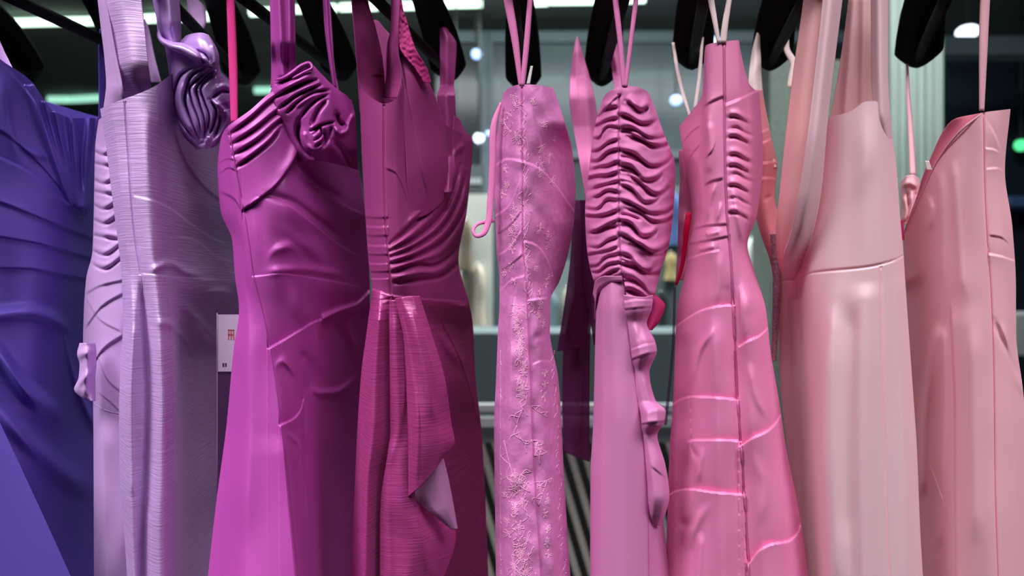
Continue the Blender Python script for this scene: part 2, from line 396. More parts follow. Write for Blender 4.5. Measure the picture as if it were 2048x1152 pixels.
Vp, Qp = pxbox(1085, 1298, 520, 664, 5.4, .08); tag(mesh_obj('display_wall', Vp, Qp, mat('pale_wall_green', (150, 166, 164), .8, var=.1, bscale=2), None, smooth=False), 'pale green display wall behind the gap between lace and ruched gowns', 'display wall')
def garment(x, y0, y1, wd, d, col, label):
    m = mat('far_cloth_%d_%d_%d' % col, col, .8, var=.12, bscale=6, sheen=.2)
    t = thing('hanging_garment', P3(x, y1, d), label, 'garment', 'garments in the distant shop'); k = wd/2
    h = y1-y0
    s = sheet([(y0, [x-k*.25, x, x+k*.25], [d*100+6, d*100, d*100+6]), (y0+h*.12, [x-k*.8, x, x+k*.8]), (y0+h*.3, [x-k, x, x+k]), (y0+h*.6, [x-k*.8, x, x+k*.8]), (y1, [x-k*1.1, x, x+k*1.1])], [W(25, wd*.5, 300, 3)], 4, 8, close=14)
    sheet_obj('body', s, m, t)
    V, Q = tube_mesh(at(np.array([x, x, x+3, x+1]), np.array([y0+2, y0-4, y0-6, y0-6]), d+np.array([.03, .05, .1, .16])), .006, 6); mesh_obj('hook', V, Q, mat('chrome', (200, 200, 205), .25, 1.), t)
garment(931, 440, 540, 26, 5.28, (120, 108, 92), 'brown blurred garment beside the raspberry gown')
garment(955, 528, 660, 30, 5.28, (226, 216, 200), 'cream blurred garment on the far wall left of lace gown')
garment(922, 548, 610, 18, 5.28, (206, 190, 150), 'tan blurred garment half hidden by the raspberry gown')
garment(1101, 585, 662, 30, 5.28, (120, 142, 156), 'pale blue blurred garment between lace gown and plum sash')
garment(1136, 575, 662, 20, 5.28, (196, 188, 168), 'beige blurred garment behind the plum sash')
garment(1345, 385, 490, 34, 5.28, (84, 108, 168), 'blue blurred garment between the ruched and tucked gowns')
garment(1342, 505, 560, 26, 5.28, (188, 170, 120), 'tan blurred garment between ruched and tucked gowns')
garment(1320, 584, 664, 30, 5.28, (26, 44, 42), 'dark green blurred garment beside the ruched gown')
garment(1512, 470, 640, 50, 5.28, (206, 214, 210), 'white blurred garment between tucked gown and peach gown')
# slatted stand
stand = thing('slatted_stand', (float(at(1060, 850, 2.6)[0]), 2.6, 0), 'low metal stand with rails and diagonal slats behind lace gown', 'display stand')
sm = mat('stand_metal', (176, 184, 186), .35, .4, bump=.02, bscale=40); sl = mat('slat_cream', (150, 148, 140), .5, var=.08, bscale=20); dk = mat('stand_back', (44, 48, 48), .8, var=.2, bscale=9)
def sp(name, x0, x1, y0, y1, d, th, m): V, Q = pxbox(x0, x1, y0, y1, d, th); return bevel(mesh_obj(name, V, Q, m, stand, smooth=False), .003)
sp('rail', 880, 1420, 808, 824, 2.58, .03, sm); sp('rail', 880, 1420, 834, 852, 2.58, .03, sm)
sp('panel', 880, 1420, 852, 885, 2.64, .02, mat('stand_panel', (86, 94, 94), .5, var=.15, bscale=8))
V, Q = pxbox(880, 1420, 885, 1240, 2.68, .02); mesh_obj('back_panel', V, Q, dk, stand, smooth=False)
for x in (888, 1412): 
    a, b = at(x-6, 1240, 2.6), at(x+6, 806, 2.6); V, Q = box(a[0], b[0], 2.6, 2.63, 0, b[2]); mesh_obj('leg', V, Q, sm, stand, smooth=False)
for k in range(21):
    x = 780+k*29
    if x < 880-90: continue
    c = []
    for (X, Y) in ((x, 885), (x+13, 885), (x+13+105, 1240), (x+105, 1240)):
        c.append(at(X, Y, 2.64)); 
    V = [tuple(v) for v in c]+[tuple(v+np.array([0, .015, 0])) for v in c]
    mesh_obj('slat', V, [[0, 3, 2, 1], [4, 5, 6, 7], [0, 1, 5, 4], [1, 2, 6, 5], [2, 3, 7, 6], [3, 0, 4, 7]], sl, stand, smooth=False)
# ribbed pale pillar and grey column on the right
pil = thing('ribbed_pillar', P3(1820, 576, 3.6), 'pale green white ribbed pillar between peach and salmon gowns', 'pillar'); pil.location.z = 0
pm = mat('pillar_pale', (172, 188, 182), .5, var=.06, bscale=4)
for k, (x0, x1, dz) in enumerate([(1782, 1799, 0), (1800, 1816, .03), (1817, 1836, 0), (1837, 1853, .03), (1854, 1868, 0), (1869, 1888, .04)]):
    a, b = at(x0, 0, 3.6+dz), at(x1, 0, 3.6+dz); V, Q = box(a[0], b[0], 3.6+dz, 3.85, 0, CEIL); bevel(mesh_obj('rib', V, Q, pm, pil, smooth=False), .006)
a, b = at(1756, 0, 3.7), at(1784, 0, 3.7); V, Q = box(a[0], b[0], 3.7, 3.9, 0, CEIL); mesh_obj('side_strip', V, Q, mat('strip_dark', (52, 64, 72), .5, bump=.02, bscale=9), pil, smooth=False)
a, b = at(1540, 0, 4.0), at(1700, 0, 4.0); V, Q = box(a[0], b[0], 4.0, 4.3, 0, ZC+(CY-120)*4/F); tag(mesh_obj('grey_column', V, Q, mat('column_grey', (128, 138, 132), .7, bump=.3, bscale=40, var=.25), None, smooth=False), 'grey speckled column behind the peach gown strap', 'column')
# dark zone at the right edge
V, Q = pxbox(1870, 2500, 72, 108, 4.6, .15); tag(mesh_obj('ceiling_beam', V, Q, mat('beam_slate', (92, 108, 116), .6, var=.08, bscale=3), None, smooth=False), 'slate grey horizontal beam under the white spot lamp at right', 'beam')
V, Q = pxbox(1870, 2600, 108, 900, 5.6, .1); V = np.array(V); V[V[:, 2] < 1, 2] = 0
tag(mesh_obj('dark_partition', V, Q, mat('partition_navy', (40, 50, 66), .4, var=.2, bscale=1.5), None, smooth=False), 'dark navy partition behind the salmon gown', 'partition')
spot(2042, 290, 5.4, 12, mat('exit_green', (90, 220, 150), .4, emit=(80, 225, 140), estr=1.4), 'small green glowing lamp at the right edge')
V, Q = pxbox(2018, 2200, 392, 412, 5.3, .3); tag(bevel(mesh_obj('wall_shelf', V, Q, mat('shelf_blue', (74, 104, 150), .5, var=.1, bscale=5), None, smooth=False), .01), 'bluish shelf behind the right edge of the salmon gown', 'shelf')
V, Q = pxbox(2030, 2260, 628, 712, 4.4, .5); tag(bevel(mesh_obj('white_shelf', V, Q, mat('shelf_white', (190, 194, 198), .5, var=.1, bscale=5), None, smooth=False), .01), 'white display ledge at the right edge', 'shelf')

# ------------------------------------------------------------------ fabrics
def cloth(name, c, rough=.42, sheen=.25, **k):
    a = dict(bump=.10, bscale=900, gloss=.05); a.update(k); return mat(name, c, rough, sheen=sheen, **a)
M1 = cloth('indigo_satin', (99, 80, 176), .30, .1, bump=.03, gloss=.16)
MM = cloth('mauve_chiffon', (186, 146, 198), .62, .3)
M2 = cloth('lavender_taffeta', (196, 154, 212), .5, .2, bump=.34, bscale=24, stretch=(1, 1, 20), var=.14, detail=6, gloss=.3)
M2s = cloth('lavender_satin', (186, 142, 212), .30, .15, bump=.03, gloss=.22)
M3 = cloth('magenta_satin', (173, 70, 157), .38, .2, bump=.04, gloss=.12)
M4 = cloth('raspberry_satin', (150, 60, 118), .40, .2, bump=.04, gloss=.09)
M4s = cloth('raspberry_taffeta', (168, 62, 126), .31, .15, bump=.38, bscale=24, stretch=(1, 1, 20), var=.18, detail=6, gloss=.18)
M4u = cloth('raspberry_lining', (170, 112, 158), .55, .1)
M5 = cloth('pink_lace_cloth', (218, 128, 190), .46, .3, bump=.55, bscale=95, detail=7, var=.12, gloss=.10)
M5e = cloth('pink_embroidery', (242, 172, 212), .4, .3)
M6 = cloth('pink_jersey', (210, 120, 174), .55, .35, gloss=.06)
M6s = cloth('orchid_crepe', (207, 127, 178), .48, .35, gloss=.08)
M7 = cloth('rose_satin', (232, 134, 182), .42, .25, bump=.04, gloss=.12)
M8 = cloth('peach_crepe', (241, 204, 214), .55, .3, trans=.2, tcol=(236, 96, 100), bump=.03, gloss=.18)
M8s = cloth('pale_peach_chiffon', (236, 190, 194), .5, .3, trans=.3, tcol=(244, 180, 180), bump=.03, gloss=.1)
M9 = cloth('salmon_crepe', (242, 182, 195), .55, .3, trans=.14, tcol=(236, 96, 104), bump=.03, gloss=.14)
IV = cloth('ivory_tape', (240, 214, 214), .55, .2)
PK = cloth('pink_tape', (226, 128, 184), .5, .2)
HP = cloth('hot_pink_tape', (226, 64, 140), .45, .2)
PLUM = glassy('plum_organza', (124, 46, 110), .42, .6)
HEM = 2120

def gown(x, label, near=.95):
    return thing('evening_gown', (float(at(x, 0, near)[0]), near+.1, .06), label, 'gown', 'evening gowns on the rack')

# ------------------------------------------------------------------ 1 indigo satin gown
g = gown(-60, 'deep indigo satin gown with pleated bodice, leftmost on the rack')
rows = [([70, 30, 62, 118, 160, 222, 236, 236], [-300, -180, -60, 0, 60, 108, 150, 204], [97, 90.5, 91.5, 94, 97, 100, 106, 113]),
        (330, [-290, -180, -60, 0, 60, 112, 155, 204], [97, 90.5, 92, 95, 98, 101.5, 107, 114]),
        (440, [-270, -170, -60, 0, 62, 118, 165, 204], [97, 90.5, 92, 95, 98.5, 103, 109, 115]),
        ([560, 558, 552, 545, 546, 552, 560, 566], [-260, -165, -60, 0, 65, 120, 165, 200], [97, 91, 92.5, 95.5, 99, 104, 110, 116]),
        (700, [-270, -165, -60, 0, 65, 122, 168, 205], [97, 90, 91.5, 95, 99, 105, 112, 118]),
        (900, [-290, -165, -60, 0, 65, 125, 175, 212], [97, 90, 91.5, 95, 100, 107, 114, 120]),
        (1185, [-310, -170, -60, 0, 70, 130, 185, 222]), (HEM, [-360, -180, -60, 20, 90, 150, 210, 260])]
f1 = [Vf([(100, 180), (128, 300), (160, 430)], -10, 12, 5, (0, 10)), RV([(112, 225), (135, 330), (163, 432)], 12, 5, (0, 20)), RV([(146, 236), (152, 330), (168, 432)], 15, 6, (0, 20)), RV([(62, 172), (96, 280), (150, 425)], 12, 9, (0, 20)), RV([(90, 205), (116, 300), (158, 430)], 9, 5, (0, 20)),
      RV([(180, 236), (172, 330), (170, 432)], 16, 6, (0, 20)), RV([(128, 230), (143, 330), (165, 430)], 5, 3, (0, 20)), RV([(196, 236), (186, 330), (176, 425)], 8, 4, (0, 20)),
      H([(-60, 285), (0, 315), (60, 345), (120, 395), (168, 432)], 8, 30, 4), H([(-60, 250), (0, 262), (40, 292), (90, 340), (130, 390)], -5, 20, 5),
      RH([(30, 275), (55, 300), (100, 320)], 5, 7), H([(-80, 380), (0, 405), (90, 440), (150, 465), (195, 482)], -9, 24, 4, (0, 0)),
      H([(-80, 462), (0, 474), (80, 488), (140, 506), (195, 522)], -9, 24, 4, (0, 0)), H([(-80, 530), (0, 536), (60, 538), (110, 548), (180, 562)], -9, 24, 4, (0, 0)),
      RV([(-20, 130), (0, 160), (15, 250), (40, 330)], 5, 14), Vf([(0, 122), (40, 165), (80, 222), (104, 290)], -6, 14, 5),
      RH([(-60, 640), (60, 625), (100, 636), (150, 665)], 12, 14), RH([(-60, 650), (0, 712), (50, 780), (90, 812), (140, 838)], 26, 20), RH([(-60, 780), (0, 830), (80, 905), (150, 960), (210, 985)], 15, 26),
      RH([(120, 640), (150, 760), (190, 850), (215, 880)], 10, 18), W(5, 160, 260, 5, .6)]
s1 = sheet(rows, f1, close=12)
sheet_obj('bodice', s1, M1, g, 0, 3); sheet_obj('skirt', s1, M1, g, 3)
panel('front_panel', [(760, [-330, -200, -100, -42], [90, 86.5, 87, 88.5]), (850, [-330, -180, -70, 2]), (1000, [-330, -150, -30, 72]), (1185, [-330, -120, 20, 156]), (HEM, [-350, -60, 150, 330])], M1, g, [W(3, 120, 300, 9)])
ribbon('strap', [(-175, 40, 90, 40), (-190, -54, 88, 36)], M1, g); ribbon('strap', [(20, 150, 104, 22), (2, 105, 108, 14), (-8, 80, 112, 12)], M2s, g)
panel('strap', [(58, [200, 206], [112, 113]), (110, [197, 210]), (175, [198, 210]), (240, [197, 212])], M1, g, [])

# ------------------------------------------------------------------ 2 mauve chiffon gown
g = gown(225, 'mauve pink chiffon gown with crossed pleats squeezed behind the lavender gown')
rows = [([240, 225, 215, 220], [197, 215, 240, 290], [101, 98, 98, 101]), (300, [190, 212, 240, 295]), (400, [188, 215, 245, 300]), (500, [185, 215, 250, 305]), (560, [172, 212, 252, 305]),
        (640, [167, 208, 250, 305]), (690, [166, 208, 250, 305]), (740, [172, 208, 248, 305]), ([800, 815, 826, 826], [186, 208, 245, 305]), (900, [187, 210, 248, 305], [100, 97.5, 98, 101]), (1185, [188, 214, 250, 310]), (HEM, [150, 205, 255, 340])]
fm = []
for y, a in ((300, 1), (326, -1), (357, 1), (382, -1), (408, 1), (437, 1), (470, -1), (500, 1), (528, 1)):
    fm.append(PL([(184, y), (205, y+8+a*3), (250, y-2-14*a)], -4, 3)); fm.append(PL([(184, y-9), (205, y-1+a*3), (250, y-11-14*a)], 2.5, 6))
fm += [H([(168, 590), (200, 572), (250, 560)], -5, 14, 3), H([(168, 660), (205, 612), (250, 585)], -6, 16, 3), H([(168, 590), (200, 640), (245, 665)], -4, 12, 3), H([(180, 740), (205, 700), (250, 668)], -7, 18, 3), H([(190, 700), (215, 760), (250, 790)], -4, 12, 3), H([(188, 780), (215, 800), (245, 828)], -3, 10, 3), W(2, 40, 60, 8)]
s = sheet(rows, fm, close=10)
bo = sheet_obj('bodice', s, MM, g, 0, 8); sheet_obj('skirt', s, MM, g, 8)
panel('ruffle', [(686, [160, 172, 190], [96, 95, 97]), (708, [155, 172, 192]), (728, [160, 174, 192]), (755, [158, 172, 190]), (778, [149, 170, 190]), (792, [160, 178, 190]), (802, [180, 184, 190])], MM, g, [RH([(150, 712), (190, 700)], 9, 8), RH([(150, 775), (190, 735)], 9, 9), RV([(176, 690), (170, 800)], 6, 5)])
ribbon('strap', [(236, 215, 98, 40), (246, 140, 103, 40), (258, 90, 112, 36)], MM, g)
panel('strap', [(38, [283, 290], [122, 121]), (60, [287, 298]), (100, [292, 306]), (165, [303, 322])], MM, g, [RV([(290, 40), (312, 165)], 3, 4)])
seam('waist_seam', s, [(188, 808), (215, 822), (243, 828)], M2, g, .0006)

# ------------------------------------------------------------------ 3 lavender gown
g = gown(300, 'lavender taffeta gown with knotted rosette on its twisted strap')
rows = [([218, 207, 197, 188, 171, 152, 120, 170], [200, 225, 250, 275, 312, 338, 400, 474], [93, 90.8, 90.3, 90.2, 91, 93, 100, 112]),
        (300, [213, 235, 256, 285, 312, 345, 400, 474], [93, 90.8, 90.4, 90, 91.5, 96, 103, 115]),
        (400, [225, 245, 263, 290, 317, 348, 400, 475]), (500, [238, 255, 273, 300, 322, 350, 400, 476], [92.8, 90.8, 90.4, 89.9, 91.5, 96, 104, 117]),
        ([545, 545, 546, 548, 550, 553, 556, 561], [243, 262, 281, 306, 328, 352, 402, 478]),
        (640, [246, 266, 289, 316, 340, 360, 405, 476], [93.5, 89.8, 90.8, 89.5, 92, 99, 108, 121]), (720, [242, 263, 295, 320, 345, 362, 405, 470], [93.5, 89.4, 90.8, 89.1, 92.4, 103, 112, 123]),
        (820, [238, 260, 297, 323, 347, 364, 405, 464]), (950, [240, 262, 293, 321, 348, 366, 405, 452]), (1060, [248, 265, 287, 318, 348, 366, 402, 440]),
        (1185, [256, 270, 285, 318, 348, 366, 402, 440]), (HEM, [215, 245, 280, 330, 370, 395, 440, 500])]
f2 = [H([(266, 392), (310, 402), (345, 420), (385, 450), (430, 478), (476, 498)], 2, 34, 5, (4, 40)), H([(346, 255), (370, 320), (400, 365), (440, 400), (476, 420)], -6, 22, 4), H([(340, 470), (390, 480), (430, 510), (476, 528)], 2, 30, 7, (30, 30)),
      RH([(290, 545), (340, 528), (375, 545), (410, 553)], 5, 8), H([(283, 547), (345, 553), (476, 561)], 1.8, 20, 3, (4, 50)), RH([(345, 600), (385, 630), (420, 668), (470, 710)], 11, 14), RH([(300, 645), (330, 646), (370, 680), (400, 740)], 5, 10),
      RH([(400, 590), (440, 585), (476, 592)], 9, 10), RV([(250, 205), (256, 300), (263, 400), (273, 500), (281, 546)], -2.2, 2, (0, 0)), RV([(297, 200), (300, 330), (315, 450), (330, 540)], 2.5, 12), RV([(281, 548), (289, 640), (297, 800), (293, 950), (286, 1100), (285, 1185)], -9, 6, (60, 0)), RV([(268, 640), (262, 800), (264, 1000)], 3, 7), W(1.2, 70, 90, 4)]
s2 = sheet(rows, f2, close=12)
sheet_obj('bodice', s2, M2, g, 0, 4); sheet_obj('skirt', s2, M2, g, 4)
seam('side_seam', s2, [(250, 200), (256, 300), (263, 400), (273, 500), (281, 546), (289, 640), (297, 800), (293, 950), (286, 1100), (285, 1180)], M2s, g, .0008)
panel('strap', [(-54, [208, 245, 282], [90, 89, 89.5]), (0, [211, 248, 284]), (60, [222, 258, 290]), (120, [234, 267, 296]), (175, [245, 274, 302], [91.6, 91, 91.6]), (214, [249, 278, 308], [93, 92.5, 93])], M2, g, [W(1.4, 60, 90, 3)])
panel('strap_hem', [(-54, [190, 200, 210], [92, 90.5, 89.8]), (0, [196, 204, 213]), (60, [203, 212, 223]), (120, [210, 221, 235]), (170, [213, 228, 245]), (216, [208, 228, 250], [93, 91.5, 91])], MM, g, [RV([(208, -54), (232, 120), (246, 200)], 2, 3)])
# twisted strap, knot and rosette
panel('twisted_strap', [(-54, [302, 325, 350], [93, 91, 93]), (0, [306, 332, 358]), (40, [314, 338, 361]), (65, [316, 340, 362], [94, 91.5, 93.5]), (84, [326, 346, 362])], M2s, g, [RV([(335, -40), (342, 40), (350, 84)], 8, 7), RV([(318, -40), (322, 30), (330, 80)], 4, 5)])
cr = [[(344, 133), (342, 158), (344, 194), (351, 230), (369, 271), (400, 298)], [(384, 136), (362, 151), (352, 176), (348, 203), (357, 235), (378, 264), (398, 289)], [(405, 138), (384, 151), (373, 176), (370, 203), (378, 230), (389, 258), (402, 287)],
      [(418, 140), (396, 158), (380, 176), (384, 203), (398, 242), (402, 276)], [(430, 140), (407, 158), (393, 176), (398, 203), (409, 242), (407, 285)], [(432, 149), (411, 163), (402, 176), (409, 203), (418, 230), (411, 276)], [(420, 199), (432, 221), (429, 244), (418, 271)], [(423, 197), (445, 183), (459, 185)], [(440, 228), (438, 250), (428, 274)]]
ro = panel('rosette', [([92, 100, 118, 122, 128], [330, 350, 385, 415, 438], [94, 92.4, 91.6, 92, 94]), ([140, 138, 138, 140, 146], [338, 352, 390, 425, 442], [94.4, 92.4, 91.8, 92, 94]), ([185, 180, 178, 176, 170], [341, 360, 395, 432, 464], [95, 92.6, 92, 92.6, 96]), ([225, 215, 210, 208, 200], [347, 368, 400, 438, 473], [95.4, 93, 92.4, 93, 97]), ([265, 255, 248, 246, 240], [362, 380, 405, 436, 466], [96, 93.8, 93, 93.8, 97]), ([299, 298, 297, 295, 290], [394, 402, 412, 424, 434], [96.5, 95.4, 95, 95.4, 96.5])], M2s, g,
      [PL(c, -13, 3.2) for c in cr]+[PL([(423, 201), (440, 212), (454, 230), (445, 264), (423, 289)], 8, 4), PL([(366, 160), (360, 200), (368, 235), (388, 268)], 5, 7), PL([(446, 205), (452, 222)], -8, 7), PL([(430, 178), (450, 172), (462, 178)], 6, 5)], du=1.5, dv=1.5)
panel('knot', [([72, 68, 66, 70, 80], [372, 384, 400, 416, 424], [93, 91.8, 91, 91.4, 93]), ([88, 84, 84, 90, 100], [360, 380, 402, 424, 434], [92.6, 91, 90.2, 90.8, 92.6]), ([105, 104, 104, 110, 116], [366, 385, 405, 428, 438], [92.4, 90.8, 90, 90.6, 92.6]), ([135, 132, 130, 134, 136], [384, 395, 410, 428, 436], [92.8, 91.4, 90.8, 91.2, 92.8])], M2s, g, [PL([(392, 100), (410, 108), (420, 124)], -7, 3), PL([(384, 108), (404, 120), (416, 130)], -8, 3), PL([(425, 86), (434, 110), (430, 132)], 4, 5)], sub=ro, du=1.5, dv=1.5)
roll('knot_fold', [(316, 58, 92.6, 6), (320, 76, 91.6, 10), (340, 90, 91, 16), (368, 98, 90.4, 22), (392, 112, 90.2, 20), (404, 124, 90.6, 10)], 1.3, M2s, g, sub=ro)
roll('knot_fold', [(396, 112, 90, 6), (408, 116, 89.8, 10), (414, 126, 90, 8), (404, 130, 90.3, 6)], .8, M2s, g, sub=ro)
ribbon('strap', [(378, -10, 118, 10), (392, 20, 118, 34), (398, 52, 117, 22), (386, 66, 114, 10)], MM, g)

# price tag in a plastic sleeve
t = thing('price_tag', P3(458, 628, .985), 'white price tag in clear sleeve between lavender and magenta gowns', 'price tag')
V, Q = pxbox(436, 480, 629, 743, .985, .0012); mesh_obj('card', V, Q, mat('tag_card', (206, 190, 214), .5, var=.03, bscale=40), t, smooth=False)
rm_ = mat('tag_red', (206, 96, 108), .5, bump=.01, bscale=90); gm_ = mat('tag_grey', (90, 60, 92), .5, bump=.01, bscale=90)
for (x0, x1, y0, y1) in ((456, 458, 659, 679), (461, 463, 659, 679), (466, 468, 659, 679), (456, 468, 659, 661), (456, 466, 668, 670)): V, Q = pxbox(x0, x1, y0, y1, .9843, .0006); mesh_obj('red_print', V, Q, rm_, t, smooth=False)
for (x0, x1) in ((445, 448), (450, 453)): V, Q = pxbox(x0, x1, 726, 733, .9843, .0006); mesh_obj('grey_print', V, Q, gm_, t, smooth=False)
V, Q = pxbox(434, 482, 626, 1010, .988, .0006); mesh_obj('plastic_sleeve', V, Q, glassy('sleeve', (150, 110, 160), .88, .15), t, smooth=False)
V, Q = tube_mesh(at(np.array([434.5]*5), np.linspace(626, 1010, 5), .988), .0007, 5); mesh_obj('sleeve_edge', V, Q, mat('sleeve_edge', (190, 160, 200), .3, bump=.01, bscale=90), t)

# ------------------------------------------------------------------ 4 magenta gown
g = gown(580, 'magenta violet satin gown with pleated cup and rosette on the shoulder')
rows = [([278, 260, 250, 222, 182, 168, 178, 200], [441, 449, 458, 498, 548, 602, 660, 704], [94.5, 91.5, 90.2, 90.3, 91.5, 94, 101, 108]),
        (340, [435, 452, 472, 510, 560, 612, 665, 718], [95, 91.5, 90.2, 90.2, 91.5, 95.5, 102, 110]), (420, [441, 462, 487, 525, 570, 622, 678, 730]), (480, [464, 478, 497, 530, 575, 625, 682, 735], [94, 91.5, 90, 90.2, 92, 96.5, 103, 111]),
        ([552, 552, 553, 549, 549, 556, 566, 577], [470, 487, 507, 540, 580, 630, 685, 740]), (620, [478, 498, 524, 550, 592, 640, 690, 740], [93.5, 90.5, 90.2, 90.8, 93, 98.5, 105, 112]),
        (700, [467, 500, 540, 565, 602, 645, 690, 732], [93, 89.5, 89.8, 91.2, 94, 100, 107, 113]), (850, [453, 505, 561, 590, 620, 655, 688, 718], [92, 87.4, 88, 91, 95, 103, 111, 117]), (1000, [433, 500, 575, 605, 630, 658, 685, 710], [89.5, 84.6, 85.6, 90, 95, 104, 113, 119]),
        (1185, [412, 495, 594, 624, 644, 662, 685, 704], [86, 81, 82.4, 88, 94, 104, 114, 120]), (HEM, [330, 470, 640, 690, 720, 750, 780, 800])]
pl3 = [[(459, 270), (500, 240), (550, 198), (600, 176)], [(463, 290), (510, 260), (556, 224), (610, 196)], [(467, 311), (515, 282), (555, 248), (590, 226)], [(472, 336), (510, 310), (545, 280), (562, 256)]]
f3 = [PL(c, -5.5, 3.4) for c in pl3]+[PL([(x, y-9) for x, y in c], 3.5, 6) for c in pl3]+[
      RV([(590, 205), (598, 260), (590, 310), (560, 360)], 6, 12), H([(486, 420), (518, 398), (545, 378), (575, 342), (596, 305), (606, 262)], -13, 24, 4, (0, 6)),
      H([(487, 424), (516, 396), (545, 395), (580, 412), (625, 446), (680, 490), (742, 525)], 3.6, 34, 5, (0, 60)), RH([(520, 388), (580, 402), (630, 436), (700, 490)], -4, 9), H([(585, 322), (620, 362), (660, 394), (705, 418), (740, 432)], 3, 30, 6, (20, 30)), RH([(590, 318), (640, 372), (700, 404)], -4, 9),
      RH([(528, 520), (552, 500), (580, 494), (606, 512)], 5, 10), RV([(505, 420), (512, 480), (520, 540)], 1.5, 10),
      H([(506, 553), (560, 548), (640, 558), (742, 578)], 2.4, 24, 3, (0, 60)), RH([(520, 545), (600, 538), (700, 552)], 4, 9), RV([(560, 440), (600, 480), (660, 540)], 4, 18), H([(434, 330), (455, 318), (476, 322)], -3, 9, 3), H([(436, 350), (458, 336), (478, 345)], -4, 9, 3), H([(438, 382), (470, 400), (486, 430)], -7, 20, 4), H([(450, 432), (468, 425), (488, 428)], 0, 5, 4),
      H([(536, 697), (560, 684), (600, 660), (632, 642), (645, 638)], 14, 95, 2, (0, 4)), Vf([(634, 640), (640, 700), (650, 760)], -12, 30, 5), RH([(640, 640), (680, 622), (715, 610), (742, 585)], 12, 7, (8, 0)), PL([(668, 640), (690, 690), (706, 740)], -5, 9), PL([(715, 620), (700, 660), (712, 700)], 6, 7), PL([(600, 700), (622, 740), (616, 790)], -4, 10),
      RH([(612, 770), (640, 786), (670, 785), (722, 748)], 10, 8), RH([(545, 735), (565, 722), (585, 742), (600, 770)], 5, 9), H([(560, 850), (585, 838), (600, 822), (608, 796)], 16, 80, 2, (0, 3)), RH([(566, 862), (590, 880), (615, 930)], 4, 7),
      Vf([(612, 790), (622, 860), (640, 1000), (652, 1185)], -8, 26, 5, (6, 0)), Vf([(566, 862), (580, 1000), (598, 1185)], -6, 20, 4, (0, 0)), Vf([(600, 860), (618, 1000), (634, 1185)], -18, 40, 5, (10, 0)),
      RV([(478, 600), (475, 680), (470, 740)], 3, 10), RV([(520, 590), (508, 660), (498, 760), (490, 900), (485, 1100)], 5, 26), RV([(600, 420), (620, 480), (640, 540)], 6, 16), RV([(585, 560), (595, 620), (605, 660)], 5, 14), W(2.2, 120, 160, 21)]
s3 = sheet(rows, f3, close=10)
sheet_obj('bodice', s3, M3, g, 0, 4); sheet_obj('skirt', s3, M3, g, 4)
seam('side_seam', s3, [(458, 255), (472, 340), (487, 420), (497, 480), (507, 552), (524, 620), (540, 700), (561, 850), (575, 1000), (592, 1180)], mat('magenta_thread', (164, 51, 144), .6, bump=.05, bscale=900), g, .0008)
panel('strap', [(-54, [536, 562, 587], [90, 89, 90]), (0, [540, 565, 589]), (80, [542, 567, 591]), (130, [543, 567, 592], [92.5, 91.5, 92.5]), (175, [542, 566, 590])], M3, g, [RV([(556, -50), (560, 40), (566, 150)], 8, 6, (0, 0)), RV([(576, -50), (580, 40), (580, 150)], 6, 4, (0, 0)), Vf([(545, -50), (552, 60), (555, 170)], 4, 8, 3, (0, 0))])
cr = [([(555, 169), (593, 152), (622, 137)], 11, 3), ([(547, 198), (582, 179), (614, 165), (632, 160)], 13, 3.4), ([(560, 217), (593, 192), (624, 177), (639, 171)], 13, 3.4), ([(576, 225), (603, 200), (637, 183), (657, 181)], 12, 3.2), ([(601, 236), (620, 212), (645, 194), (655, 190)], 12, 3.2), ([(624, 250), (637, 221), (653, 200)], 10, 4), ([(622, 262), (645, 250), (668, 244)], 12, 2.6), ([(630, 281), (643, 268), (640, 256), (628, 268)], 8, 2.6), ([(599, 240), (597, 272), (610, 300), (632, 318)], 13, 5), ([(664, 252), (655, 277), (645, 296)], 9, 3.6), ([(650, 262), (646, 282), (632, 294)], 7, 3), ([(672, 225), (678, 245), (688, 252)], 14, 5), ([(668, 282), (684, 300), (700, 330)], 8, 6)]
ro = panel('rosette', [([164, 158, 150, 137, 130, 148, 172, 192], [548, 564, 582, 602, 622, 642, 666, 694], [91.6, 90.4, 89.9, 89.9, 90.8, 92, 93.5, 96]), ([195, 186, 176, 166, 162, 172, 190, 212], [540, 560, 582, 606, 632, 652, 674, 706], [91.8, 90.4, 89.9, 89.9, 90.4, 91.5, 93.5, 97]), ([222, 212, 204, 198, 196, 202, 216, 235], [548, 568, 588, 610, 634, 656, 680, 710], [91.6, 90.6, 90.2, 90.2, 90.4, 91.2, 93.4, 97]), ([245, 248, 252, 252, 250, 250, 255, 262], [566, 580, 596, 614, 638, 660, 684, 712], [92, 91.6, 91.2, 90.8, 90.6, 91.4, 93.6, 97.4]), ([285, 288, 290, 290, 288, 288, 292, 298], [578, 588, 600, 616, 640, 662, 688, 714], [93.4, 92.8, 92, 91.2, 91, 92, 94.4, 98]), ([320, 322, 322, 322, 322, 326, 332, 340], [586, 596, 608, 622, 642, 664, 690, 716], [95, 94.4, 93.8, 93.2, 93.2, 94.4, 97, 101])], M3, g,
      [PL(c, -a_*1.1, s_) for c, a_, s_ in cr]+[PL([(670, 250), (680, 267), (693, 262), (698, 246), (708, 226)], 9, 4), PL([(552, 184), (590, 165), (622, 150)], 5, 5), PL([(570, 206), (605, 184), (636, 168)], 5, 5), PL([(585, 216), (620, 192), (648, 176)], 5, 4), PL([(606, 262), (612, 290), (630, 306)], 5, 6)], du=1.5, dv=1.5)
roll('rosette_roll', [(549, 161, 90.6, 4), (566, 156, 90, 7), (588, 142, 89.8, 8), (604, 130, 89.8, 7), (620, 127, 90.2, 7), (624, 133, 90, 6), (606, 145, 89.6, 5), (584, 157, 89.6, 5)], .6, M3, g, sub=ro)
